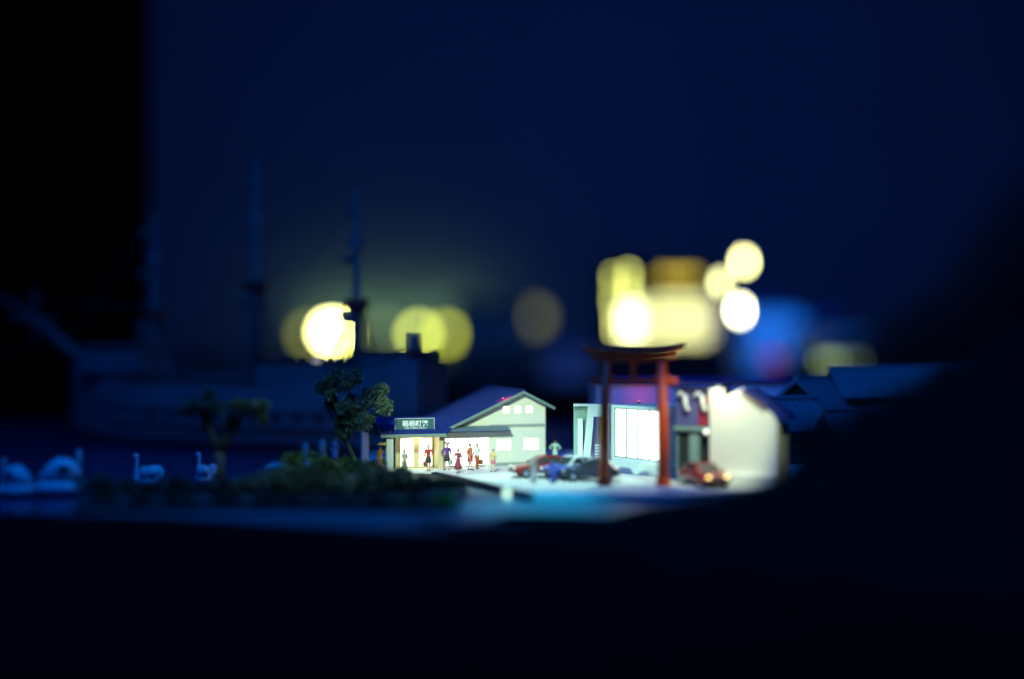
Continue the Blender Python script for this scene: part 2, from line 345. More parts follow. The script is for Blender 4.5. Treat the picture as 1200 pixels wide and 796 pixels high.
GF=[[52,51,4],[193,192,191],[12,62,61],[114,112,111],[11,8,9,10],[202,201,204],[126,149,148],[110,120,111],[88,86,97],[214,209,207],[99,102,95],[104,103,91],[191,189,188],[25,23,24],[128,138,137],[54,14,55],[70,14,54],[69,14,70],[99,95,98],[15,14,69],[89,88,93],[135,150,149],[55,14,61],[129,131,135],[147,146,144],[71,53,4],[6,5,4,7],[133,132,137],[156,162,161],[2,1,56],[82,72,84,83],[1,55,56],[163,166,169],[35,34,32],[207,219,218],[18,17,16],[178,199,180],[161,173,186],[123,121,109],[44,39,40],[74,73,80],[172,166,186],[137,136,130],[117,116,115],[1,55,0],[60,59,57],[140,139,148],[73,81,80],[91,103,92],[103,106,92],[3,2,56],[160,159,173],[178,200,199],[126,135,149],[102,101,95],[191,190,189],[135,134,150],[161,160,173],[166,170,169],[174,162,156],[186,165,155],[172,171,170],[81,72,82],[127,126,139],[73,72,81],[97,96,88],[129,132,131],[217,216,215],[40,41,42],[88,87,86],[104,95,101],[166,165,186],[86,98,97],[201,175,204],[136,135,131],[183,182,181],[195,183,197],[105,101,90],[199,198,197],[77,76,78],[76,75,78],[186,155,158],[107,123,109],[123,122,121],[132,128,137],[99,86,85],[119,118,117],[134,153,150],[56,0,3],[59,58,57],[120,109,121],[42,44,40],[110,109,120],[16,15,68],[114,113,112],[120,119,117],[209,208,207],[117,115,114],[130,133,137],[146,145,144],[217,215,214],[173,172,186],[18,68,71],[18,16,68],[144,143,147],[148,147,140],[126,129,135],[57,56,0],[66,67,64,65],[185,194,191],[136,131,130],[117,114,120],[34,33,32],[169,167,163],[207,217,214],[142,141,143],[134,154,153],[152,151,150],[194,193,191],[4,18,71],[129,128,132],[106,105,90],[153,152,150],[128,127,138],[166,172,170],[169,168,167],[167,174,155],[164,167,155],[186,185,188],[200,177,201],[90,92,106],[178,177,200],[180,197,181],[187,186,188],[174,159,162],[163,167,164],[213,209,214],[74,80,79],[210,209,213],[207,218,217],[165,164,155],[180,179,178],[185,184,194],[42,43,44],[175,205,204],[203,202,204],[175,206,205],[199,197,180],[159,174,173],[107,125,124],[89,93,92],[94,93,88],[75,74,79],[15,69,68],[143,140,147],[201,177,175],[107,124,123],[177,176,175],[197,196,195],[71,54,53],[183,181,197],[109,108,107],[186,157,161],[212,211,210,213],[78,75,79],[194,183,195],[174,156,155],[184,183,194],[96,94,88],[86,99,98],[157,156,161],[53,52,4],[32,31,35],[14,13,12],[91,94,96],[55,61,60],[91,96,95],[85,90,101],[55,60,57],[12,63,62],[105,104,101],[104,91,95],[185,191,188],[14,12,61],[186,158,157],[55,57,0],[138,127,139],[111,120,114],[71,70,54],[90,89,92],[141,140,143],[100,85,101],[100,99,85],[139,126,148]]
def glyphs(parent, V, F, x, z, s, y, t, name):
    bm = bmesh.new(); vs = [bm.verts.new((x + v[0] * s / 100, y, z + v[1] * s / 100)) for v in V]
    for f in F:
        try: bm.faces.new([vs[i] for i in f])
        except ValueError: pass
    r = bmesh.ops.extrude_face_region(bm, geom=list(bm.faces))
    for e in r['geom']:
        if isinstance(e, bmesh.types.BMVert): e.co.y -= t
    mb = MB(); mb.bm.free(); mb.bm = bm; return mb.build(name, M_letter, parent)
glyphs(sg, GV, GF, .46, .30, .45, -.002, .02, 'lettering')
tc = bpy.data.curves.new('t', 'FONT'); tc.body = 'HAKONEMACHI-KO'; tc.size = .17; tc.extrude = .008; tc.resolution_u = 1
to = bpy.data.objects.new('t', tc); C.objects.link(to)
me = bpy.data.meshes.new_from_object(to.evaluated_get(bpy.context.evaluated_depsgraph_get())); bpy.data.objects.remove(to); me.materials.clear(); me.materials.append(M_letter)
to = bpy.data.objects.new('small_lettering', me); C.objects.link(to); to.parent = sg; to.location = (.62, -.012, .1); to.rotation_euler = (R(90), 0, 0)
# added red lamp and unseen spot for the red glow on the roof
rl = thing('added_red_lamp', 'small added red lamp for the glow on the station roof beside the gable edge', 'lamp', S(4.6, -.1, AZ - 1.35 * .455))
MB().box((-.08, -.08, 0), (.08, .08, .12)).build('base', M_black, rl)
MB().ball((0, 0, .13), .045).build('bulb', glow('added_red_glow', (1, .03, .10), 1), rl, smooth=True)
spot('red_glow_light', S(4.5, .05, AZ - 1.35 * .455 + 1.3), S(4.7, .0, AZ - 1.15 * .455), 2000, (1, .02, .08), 66, 1.0, .08)
# porch light from the doors is real; one ceiling lamp in the porch
pl = thing('ceiling_lamp', 'round lamp under the porch ceiling above the doors', 'lamp', S(-1.5, -.5, 2.36), TH)
MB().tube([(0, 0, .1), (0, 0, 0), (0, 0, -.03)], [.16, .16, .12], 12).build('fitting', M_white, pl)
MB().ball((0, 0, -.05), (.1, .1, .05), 1).build('diffuser', M_litdoor, pl, smooth=True)
point('ceiling_lamp_light', S(-1.5, -.6, 2.12), 70, (1, .92, .55), .12)

# ------------------------------------------------------------------ pavilion
PX = Vector((6.71, 94.6, 0)); PE = Vector((9.45, 90.6, 0)); pd = (PE - PX); PL = pd.length; pang = math.atan2(pd.y, pd.x)
pv = thing('pavilion', 'low white pavilion with a big lit glass front behind the torii gate', 'building', PX, pang)
MB().box((-.4, -.25, 0), (PL + .5, 5.2, .78), bev=.03).build('plinth', M_pav, pv)
MB().box((-.2, .0, 4.22), (PL + .25, 5, 4.42)).build('roof', M_pav, pv)
MB().box((-.2, .0, .78), (.12, .35, 4.218)).build('end_post', M_pav, pv); MB().box((PL + .0, 0, .78), (PL + .25, .35, 4.218)).build('end_post', M_pav, pv)
MB().box((.12, .0, .78), (PL, .3, .96)).build('sill', M_pav, pv)
MB().box((PL + .02, .352, .78), (PL + .24, 5, 4.218)).build('wall', M_pav, pv); MB().box((-.2, 4.7, .78), (PL, 5, 4.218)).build('wall', M_pav, pv)
n = 4; ww = (PL - .12) / n
for i in range(n):
    a0 = .12 + i * ww; a1 = a0 + ww; f = MB()
    for bx in (((a0, .06, .962), (a0 + .05, .22, 4.215)), ((a1 - .05, .06, .962), (a1, .22, 4.215)), ((a0 + .035, .06, 4.15), (a1 - .035, .22, 4.215)), ((a0 + .035, .06, .962), (a1 - .035, .22, 1.03))): f.box(*bx)
    fo = f.build('window', M_trim, pv); MB().box((a0 + .035, .12, 1.03), (a1 - .035, .15, 4.15)).build('pane', glow('pavilion_pane', (1, 1, .84), 2.2), fo)
# entrance frame at its left end
pt = thing('entrance_frame', 'white entrance frame with a slanted N shaped strut left of the pavilion', 'gateway', (4.15, 95.9, 0), R(-3))
MB().box((-.25, -.2, 0), (2.6, 2.2, .72)).build('plinth', M_pav, pt)
MB().box((0, .6, .72), (1.05, .75, 4.25)).build('back_panel', M_teal, pt)
MB().box((-.0, 0, 4.252), (2.45, .76, 4.40)).build('top_slab', M_pav, pt)
MB().box((.95, 0.02, 3.55), (2.4, .4, 4.25)).build('lintel', M_pav, pt)
MB().box((.28, .1, .72), (.62, .5, 3.4)).build('upright', M_pav, pt)
MB().prism([(.62, .72), (1.12, .72), (1.42, 4.25), (.98, 4.25)], .06, .46).build('slanted_strut', M_pav, pt)
MB().box((2.1, .1, .72), (2.4, .5, 3.55)).build('upright', M_pav, pt)
MB().box((1.7, .75, .72), (2.1, .9, 3.5)).build('inner_panel', mat('amber_panel', (.55, .35, .08), .5), pt)
for k in range(5): MB().box((1.45, .3, .74 + k * .2), (2.05, .6, .86 + k * .2)).build('slat', M_white, pt)
rl2 = thing('added_red_lamp', 'small added red lamp on the flat pavilion roof for the red glow between the torii pillars', 'lamp', (8.6, 96.2, 4.42))
MB().box((-.08, -.08, 0), (.08, .08, .12)).build('base', M_black, rl2); MB().ball((0, 0, .16), .06).build('bulb', MATS['added_red_glow'], rl2, smooth=True)
point('red_glow_light', (9.7, 105.6, 4.5), 30, (1, .04, .25), .2)  # unseen point added by the warehouse wall for a red glow
bh = thing('warehouse', 'long flat roofed building in blue light behind the pavilion and torii', 'building', (14.0, 107, 0), R(2))
MB().box((-7.6, 0, -.1), (7.4, 6, 5.55)).build('wall', mat('warehouse_wall', (.5, .5, .52), .7), bh); MB().box((-7.8, -.25, 5.552), (7.6, 6.2, 5.75)).build('roof', M_roof, bh)
for k in range(6):
    f = MB().box((-6.8 + k * 2.4, -.06, 1.2), (-5.4 + k * 2.4, -.002, 2.6)).build('window', M_trim, bh); MB().box((-6.7 + k * 2.4, -.08, 1.3), (-5.5 + k * 2.4, -.062, 2.5)).build('pane', M_dark, f)
spot('warehouse_blue', (16, 90, 34), (12, 107, 4), 26000, (.03, .12, 1.0), 36, .8, 1.0)

# ------------------------------------------------------------------ gabled hall at the right with a dark shop front
u = Vector((.88, -.476, 0)); ha = math.atan2(u.y, u.x)
hl = thing('gabled_hall', 'tall warm white gabled hall with a dark glass shop front', 'building', (11.95, 86.0, 0), ha)
HW = 4.2; HA = 2.02; HZ = 5.75
MB().box((.0, -.4, 0), (HW - .1, -.002, .72), bev=.05).build('step', M_cream, hl)
h = MB(); h.prism([(0, .0), (HW, .0), (HW, 3.75), (HW - .25, 4.25), (HA, HZ), (0.0, 4.72)], 0, .25)
h.box((HW - .22, .25, 0), (HW, 2.3, 3.7)); h.box((0, .25, 0), (.2, 2.3, 4.6)); h.box((.2, 2.1, 0), (HW - .22, 2.3, 3.7))
h.build('wall', M_cream, hl)
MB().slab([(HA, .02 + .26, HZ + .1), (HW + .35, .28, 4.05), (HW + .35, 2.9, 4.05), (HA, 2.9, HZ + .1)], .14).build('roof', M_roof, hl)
MB().slab([(HA - .002, .28, HZ + .1), (-.3, .28, 4.72), (-.3, 2.9, 4.72), (HA - .002, 2.9, HZ + .1)], .14).build('roof', M_white, hl)
MB().box((-.02, -.03, 4.45), (.9, .2, 5.8)).build('parapet', M_cream, hl)
MB().prism([(HA, HZ + .02), (HW - .6, 4.86), (HW - .6, 4.66), (HA, HZ - .2)], -.22, -.003).build('eave_board', mat('eave_purple', (.10, .06, .10), .5), hl)
MB().box((-2.35, .9, 0), (-.02, 3.9, 3.2)).build('shop_core', mat('shop_wall', (.2, .2, .22), .6), hl)
MB().box((-2.4, .5, 3.45), (-.02, 3.9, 5.75)).build('upper_wall', mat('shop_upper', (.10, .10, .28), .6), hl)
MB().box((-2.45, .35, 3.2), (-.02, 3.9, 3.42)).build('canopy', M_teal, hl)
MB().slab([(-2.6, .2, 5.95), (-.03, .2, 5.95), (-.03, 4.1, 6.0), (-2.6, 4.1, 6.0)], .14).build('roof', M_roof, hl)
MB().box((-1.45, .55, 0), (-1.0, .88, 3.198)).build('pillar', M_teal, hl)
for a0, a1 in ((-2.35, -1.5), (-.95, -.04)):
    f = MB()
    for bx in (((a0, .6, .0), (a0 + .07, .8, 3.19)), ((a1 - .07, .6, 0), (a1, .8, 3.19)), ((a0 + .07, .6, 0), (a1 - .07, .8, .12)), ((a0 + .07, .6, 3.05), (a1 - .07, .8, 3.19))): f.box(*bx)
    fo = f.build('window', M_teal, hl); MB().box((a0 + .07, .68, .12), (a1 - .07, .72, 3.05)).build('pane', M_dark, fo)
for k, a in enumerate((-2.05, -.92)):
    s = MB()
    s.tube([(a - .22, .28, 5.22), (a + .05, .25, 5.48), (a + .22, .25, 5.38)], [.09, .13, .10], 8)
    s.tube([(a + .34, .25, 5.36), (a + .40, .25, 4.8), (a + .46, .25, 4.42)], [.13, .14, .14], 8)
    s.tube([(a + .46, .25, 4.45), (a + .66, .25, 4.52)], [.13, .09], 8)
    s.build('lettering', M_white, hl, smooth=True)
MB().ball((-.3, .2, 3.15), .17).build('globe_lamp', glow('globe', (1, 1, .85), 1.3), hl, smooth=True)
MB().box((-.9, .44, 3.5), (-.05, .498, 5.3)).build('red_panel', mat('red_panel', (.35, .03, .06), .5), hl)
lp = MB().tube([(.75, -.02, 5.72), (.75, -.5, 5.95), (.75, -.75, 5.8)], .04, 6); lp.ball((.75, -.75, 5.72), .12, 1)
lp.build('gooseneck_lamp', M_white, hl)
hm = Matrix.Translation((11.95, 86.0, 0)) @ Matrix.Rotation(ha, 4, 'Z')
point('gooseneck_light', hm @ Vector((.95, -1.25, 5.6)), 150, (1, .98, .66), .15)
spot('hall_spot', (14, 65, 27), hm @ Vector((.4, 0, 3.2)), 56000, (.86, 1, .68), 16, .5, .8)

# ------------------------------------------------------------------ torii
to_ = thing('torii_gate', 'tall vermilion torii gate with a dark curved top beam', 'gate', (7.3, 85.3, 0))
for sx in (-1, 1):
    p = MB().tube([(sx * 1.78, 0, 0), (sx * 1.74, 0, 3.5), (sx * 1.68, 0, 7.42)], [.34, .325, .29], 24).build('pillar', M_ver, to_, smooth=True)
    MB().tube([(sx * 1.78, 0, 0), (sx * 1.78, 0, .45), (sx * 1.78, 0, .5)], [.42, .42, .36], 24).build('base_ring', M_ver, p, smooth=False)
    MB().box((sx * 1.69 - .55, -.12, 6.48), (sx * 1.69 - .3, .12, 6.62)).build('wedge', M_ver, to_); MB().box((sx * 1.69 + .3, -.12, 6.48), (sx * 1.69 + .55, .12, 6.62)).build('wedge', M_ver, to_)
def curved(x0, x1, zc, th, dy, lift, n=24, cut=.0):
    rings = []
    for i in range(n + 1):
        t = i / n * 2 - 1; x = x0 + (x1 - x0) * i / n; z = zc + lift * abs(t) ** 2.4
        sh = cut * t
        rings.append([(x - sh * .0, -dy, z), (x + sh, -dy, z + th), (x + sh, dy, z + th), (x, dy, z)])
    return MB().loft(rings)
curved(-2.55, 2.55, 7.42, .27, .24, .22).build('under_beam', M_ver, to_, bevel=.02)
curved(-2.95, 2.95, 7.70, .30, .32, .36, cut=.14).build('top_beam', M_ver, to_, bevel=.02)
curved(-3.09, 3.09, 8.003, .13, .42, .36, cut=.06).build('top_cap', M_cap, to_, bevel=.02)
MB().box((-2.62, -.15, 6.1), (2.62, .15, 6.45), bev=.02).build('tie_beam', M_ver, to_)
MB().box((-.16, -.11, 6.452), (.16, .11, 7.44)).build('strut', M_ver, to_)

# white post with an added glow, for a pale streak on the road
bo = thing('streak_post', 'small white post with an added glow for the pale streak at the road edge', 'streak_post', (-.28, 80.2, -.42))
MB().tube([(0, 0, 0), (0, 0, .25)], .2, 14).build('post', M_cream, bo); MB().tube([(0, 0, .252), (0, 0, .8)], .17, 14).build('lens', glow('streak_glow', (.75, 1, .6), 1.6), bo); MB().tube([(0, 0, .802), (0, 0, .86), (0, 0, .92)], [.22, .22, .12], 14).build('cap', M_cream, bo)

# ------------------------------------------------------------------ people
def caps(bm, a, ra, b, rb, n=10):
    a = Vector(a); b = Vector(b); d = b - a
    for p, r in ((a, ra), (b, rb)):
        rr = bmesh.ops.create_uvsphere(bm, u_segments=n, v_segments=6, radius=r)
        for v in rr['verts']: v.co += p
    if d.length > 1e-4:
        q = d.to_track_quat('Z', 'Y').to_matrix().to_4x4()
        rr = bmesh.ops.create_cone(bm, cap_ends=True, segments=n, radius1=ra, radius2=rb, depth=d.length)
        for v in rr['verts']: v.co = (a + b) / 2 + (q @ v.co)
def blob(name, segs, m, parent, vox, balls=()):
    bm = bmesh.new()
    for s in segs: caps(bm, *s)
    for c, r in balls:
        rr = bmesh.ops.create_uvsphere(bm, u_segments=14, v_segments=10, radius=1)
        for v in rr['verts']: v.co = Vector((c[0] + v.co.x * r[0], c[1] + v.co.y * r[1], c[2] + v.co.z * r[2]))
    me = bpy.data.meshes.new(name); bm.to_mesh(me); bm.free()
    o = bpy.data.objects.new(name, me); C.objects.link(o)
    r = o.modifiers.new('r', 'REMESH'); r.mode = 'VOXEL'; r.voxel_size = vox; r.use_smooth_shade = True
    s = o.modifiers.new('s', 'SMOOTH'); s.iterations = 2; s.factor = .5
    me2 = bpy.data.meshes.new_from_object(o.evaluated_get(bpy.context.evaluated_depsgraph_get()))
    o.modifiers.clear(); o.data = me2; me2.materials.clear(); me2.materials.append(m); o.parent = parent
    for p in me2.polygons: p.use_smooth = True
    me2.name = name
    return o
def person(label, loc, face, top, bottom, kind='trousers', stride=.12, arms=('down', 'down'), bag=None, H=1.72, hair='short', group='people on the forecourt'):
    """face: angle the figure turns to (0 looks along -y, to the camera)."""
    root = thing('person', label, 'person', loc, face, group); k = H / 1.72
    V = lambda x, y, z: (x * k, y * k, z * k)
    hip = .90; sh = 1.40
    L = {}; segs = []; armtop = []; legs = []; shoes = []
    segs += [(V(0, 0, .95), .125 * k, V(0, 0, 1.12), .115 * k), (V(0, 0, 1.12), .115 * k, V(0, -.01, 1.33), .13 * k),
             (V(-.12, 0, 1.36), .075 * k, V(.12, 0, 1.36), .075 * k), (V(0, 0, 1.40), .06 * k, V(0, -.01, 1.52), .05 * k)]
    for s in (-1, 1):
        y = s * stride
        hp = V(s * .085, 0, .90); kn = V(s * .095, y * .5 - .02, .48); an = V(s * .10, y, .09); toe = V(s * .12, y - .16, .035)
        segs += [(hp, .088 * k, kn, .058 * k), (kn, .058 * k, an, .038 * k), (an, .036 * k, toe, .03 * k)]
        legs += [(hp, .108 * k, kn, .076 * k), (kn, .076 * k, V(s * .10, y, .12), .06 * k)]
        shoes.append([(V(s * .10, y + .03, .045), .045 * k, toe, .038 * k)])
        a = arms[0] if s < 0 else arms[1]
        S_ = V(s * .185, 0, 1.375)
        el, wr = {'down': (V(s * .25, .03, 1.09), V(s * .26, -.04, .85)), 'hip': (V(s * .40, .06, 1.12), V(s * .20, -.10, .98)),
                  'bent': (V(s * .25, .05, 1.10), V(s * .16, -.20, 1.16)), 'out': (V(s * .36, -.02, 1.16), V(s * .50, -.08, .98)),
                  'up': (V(s * .30, -.05, 1.28), V(s * .20, -.16, 1.50))}[a]
        segs += [(S_, .052 * k, el, .040 * k), (el, .040 * k, wr, .028 * k)]
        armtop += [(S_, .066 * k, el, .052 * k)]
        if a != 'bare': armtop += [(el, .052 * k, tuple(el[i] * .35 + wr[i] * .65 for i in range(3)), .042 * k)]
        d = (Vector(wr) - Vector(el)).normalized(); side = d.cross(Vector((0, 1, 0))).normalized() if abs(d.y) < .9 else Vector((1, 0, 0))
        w_ = Vector(wr); palm = w_ + d * .075 * k
        segs += [(w_, .026 * k, palm, .03 * k)]
        for f, (off, ln) in enumerate(((-.028, .06), (-.010, .075), (.009, .07), (.027, .055))):
            b0 = palm + Vector((0, 1, 0)) * off * k; b1 = b0 + d * ln * .55 * k; b2 = b1 + (d * .8 - side * .25 * s).normalized() * ln * .5 * k
            segs += [(b0, .0095 * k, b1, .009 * k), (b1, .009 * k, b2, .008 * k)]
        t0 = w_ + d * .02 * k + Vector((0, -.022, 0)) * k; t1 = t0 + (d * .5 + Vector((0, -1, 0))).normalized() * .045 * k; t2 = t1 + (d + Vector((0, -.3, 0))).normalized() * .035 * k
        segs += [(t0, .012 * k, t1, .010 * k), (t1, .010 * k, t2, .009 * k)]
        L['hand%d' % s] = palm
    hd = Vector(V(0, -.02, 1.60))
    segs += [(V(0, -.105, 1.605), .014 * k, V(0, -.122, 1.585), .017 * k), (V(-.082, 0, 1.60), .018 * k, V(-.084, 0, 1.57), .014 * k), (V(.082, 0, 1.60), .018 * k, V(.084, 0, 1.57), .014 * k)]
    body = blob('body', segs, M_skin, root, .0125, [(hd, (.080 * k, .098 * k, .118 * k)), (V(0, -.055, 1.525), (.05 * k, .05 * k, .035 * k))])
    for s in (-1, 1): MB().ball(V(s * .03, -.108, 1.615), (.012 * k, .008 * k, .008 * k), 1).build('eye', M_hair, body, smooth=True)
    MB().ball(V(0, -.108, 1.55), (.024 * k, .008 * k, .006 * k), 1).build('mouth', mat('lips', (.35, .10, .09), .5, bump=0), body, smooth=True)
    hb = [(V(0, .012, 1.635), (.094 * k, .10 * k, .105 * k))]; hs = []
    if hair == 'bun': hs = [(V(0, .08, 1.70), .05 * k, V(0, .10, 1.72), .05 * k)]
    if hair == 'long': hs = [(V(0, .05, 1.62), .085 * k, V(0, .07, 1.42), .06 * k)]
    if hair == 'tufts': hs = [(V(-.07, .02, 1.70), .05 * k, V(-.13, .02, 1.76), .055 * k), (V(.07, .02, 1.70), .05 * k, V(.13, .02, 1.76), .055 * k)]
    blob('hair', hs, M_hair, root, .016, hb)
    blob('top', [(V(0, 0, .93), .135 * k, V(0, 0, 1.12), .13 * k), (V(0, 0, 1.12), .13 * k, V(0, -.01, 1.32), .145 * k), (V(-.13, 0, 1.36), .085 * k, V(.13, 0, 1.36), .085 * k)] + armtop, top, root, .018)
    def skirt(z0, r0):
        rings = []
        for z, r in ((1.0, .145), (.85, .17), ((.85 + z0) / 2, (.17 + r0) / 2), (z0, r0)):
            rings.append([(math.cos(t * math.pi / 10) * r * k * (1 + .05 * math.cos(t * 3)), math.sin(t * math.pi / 10) * r * k * .8, z * k) for t in range(20)])
        MB().loft(rings).build('skirt', bottom, root, smooth=True)
    if kind == 'trousers': blob('trousers', legs + [(V(-.06, 0, .92), .11 * k, V(.06, 0, .92), .11 * k)], bottom, root, .018)
    elif kind == 'shorts': blob('shorts', [(a, ra, tuple(a[i] * .35 + b[i] * .65 for i in range(3)), rb * 1.15) for a, ra, b, rb in legs[::2]] + [(V(-.06, 0, .92), .11 * k, V(.06, 0, .92), .11 * k)], bottom, root, .018)
    elif kind == 'skirt': skirt(.55, .22)
    elif kind == 'long skirt': skirt(.28, .31)
    elif kind == 'robe': skirt(.10, .26)
    for s_ in shoes: blob('shoe', s_, M_black, root, .016)
    if bag:
        sd, bm_ = bag; p = L['hand%d' % sd] + Vector((0, -.01, -.10)) * k
        b = thing('bag', bag_label(label), 'bag', Vector(loc) + Matrix.Rotation(face, 3, 'Z') @ p, face, 'bags carried by people')
        MB().box((-.10, -.17, -.36), (.10, .17, -.06), bev=.05).build('body', bm_, b, smooth=True)
        MB().tube([(0, -.10, -.07), (0, -.08, .02), (0, 0, .06), (0, .08, .02), (0, .10, -.07)], .012, 6).build('handle', M_black, b)
    return root
def bag_label(l):
    return {'figure in red': 'brown bag held by the figure in the red jacket', 'figure in pur': 'grey bag held by the figure in the purple top'}.get(l[:13], 'brown bag held by the figure in rust trousers')
def cm(n, c): return mat('cloth_' + n, c, .8, scale=6, var=.1)
RED = cm('red', (.42, .03, .03)); PUR = cm('purple', (.10, .035, .20)); DKR = cm('wine', (.22, .03, .06)); BRN = cm('brown', (.28, .10, .03))
WHT = cm('white', (.62, .64, .6)); ORG = cm('orange', (.55, .16, .06)); BLK = cm('black', (.025, .025, .03)); TEA = cm('mint', (.38, .6, .52)); BLU = cm('blue', (.04, .10, .5)); GRY = cm('grey', (.30, .33, .32)); LEA = cm('leather', (.20, .06, .03)); NAV = cm('navy', (.04, .06, .2))
person('figure in red jacket and black skirt by the porch doors', G(502, 552), R(25), RED, BLK, 'skirt', .10, ('down', 'hip'), (-1, LEA), 1.72)
person('figure in purple top with hair in two tufts by the glass doors', G(524, 550.5), R(-15), PUR, BLK, 'skirt', .14, ('hip', 'down'), (1, GRY), 1.78, 'tufts')
person('figure in wine red dress with wide skirt nearest the road edge', G(537, 554.5), R(200), DKR, DKR, 'long skirt', .12, ('bent', 'hip'), None, 1.58, 'bun')
person('slim figure in orange red dress walking past the doors', G(551, 551), R(60), ORG, RED, 'skirt', .2, ('out', 'down'), None, 1.78)
person('figure in white shirt and rust trousers with a brown bag', G(559, 549.5), R(30), WHT, cm('rust', (.4, .10, .02)), 'trousers', .10, ('down', 'down'), (1, LEA), 1.68)
person('child in pale yellow shirt and pink shorts beside the station wall', G(578, 553), R(-20), cm('yellow', (.6, .45, .2)), cm('pink', (.5, .15, .2)), 'shorts', .1, ('down', 'bent'), None, 1.5)
person('figure in brown coat standing at the station corner', G(637, 541.5), R(-40), BRN, BRN, 'skirt', .05, ('bent', 'bent'), None, 1.75)
person('broad figure in mint green robe seen against blue light', G(650.5, 543), R(170), TEA, TEA, 'robe', .05, ('hip', 'hip'), None, 1.66)
person('figure in pale grey clothes standing before the red car', G(625.5, 566), R(10), GRY, WHT, 'robe', .05, ('down', 'down'), None, 1.5)
person('figure in bright blue clothes between the red car and white car', G(648, 566.5), R(150), BLU, BLU, 'robe', .05, ('hip', 'down'), None, 1.45)
person('dark haired figure in pale grey robe under the porch roof', G(474, 556), R(35), GRY, cm('olive', (.14, .16, .08)), 'robe', .05, ('down', 'bent'), None, 1.6, 'long')
k1 = person('figure in amber robe holding a small parasol left of the porch', G(445.5, 551), R(-30), cm('amber', (.42, .18, .03)), cm('amber', (.42, .18, .03)), 'robe', .05, ('down', 'up'), None, 1.6, 'bun')
ps = thing('parasol', 'small tan paper parasol held by the figure in amber', 'parasol', Vector(G(445.5, 551)) + Vector((.28, -.2, .0)), 0)
MB().tube([(0, 0, 1.2), (.05, 0, 2.0)], .015, 6).build('handle', M_bark, ps)
bm_ = MB(); bm_.loft([[(.05 + math.cos(t * math.pi / 8) * r, math.sin(t * math.pi / 8) * r, z) for t in range(16)] for r, z in ((.55, 1.72), (.35, 1.86), (.15, 1.95), (.02, 2.0), (.02, 1.98), (.15, 1.93), (.35, 1.84), (.54, 1.70))], cap=False)
bm_.build('canopy', cm('tan', (.4, .3, .12)), ps, smooth=True)
person('dim figure in blue grey robe on the pier behind the shrubs', (-12.6, 101.2, -.05), R(0), cm('dim', (.25, .3, .4)), cm('dim', (.25, .3, .4)), 'robe', .05, ('down', 'down'), None, 1.75)

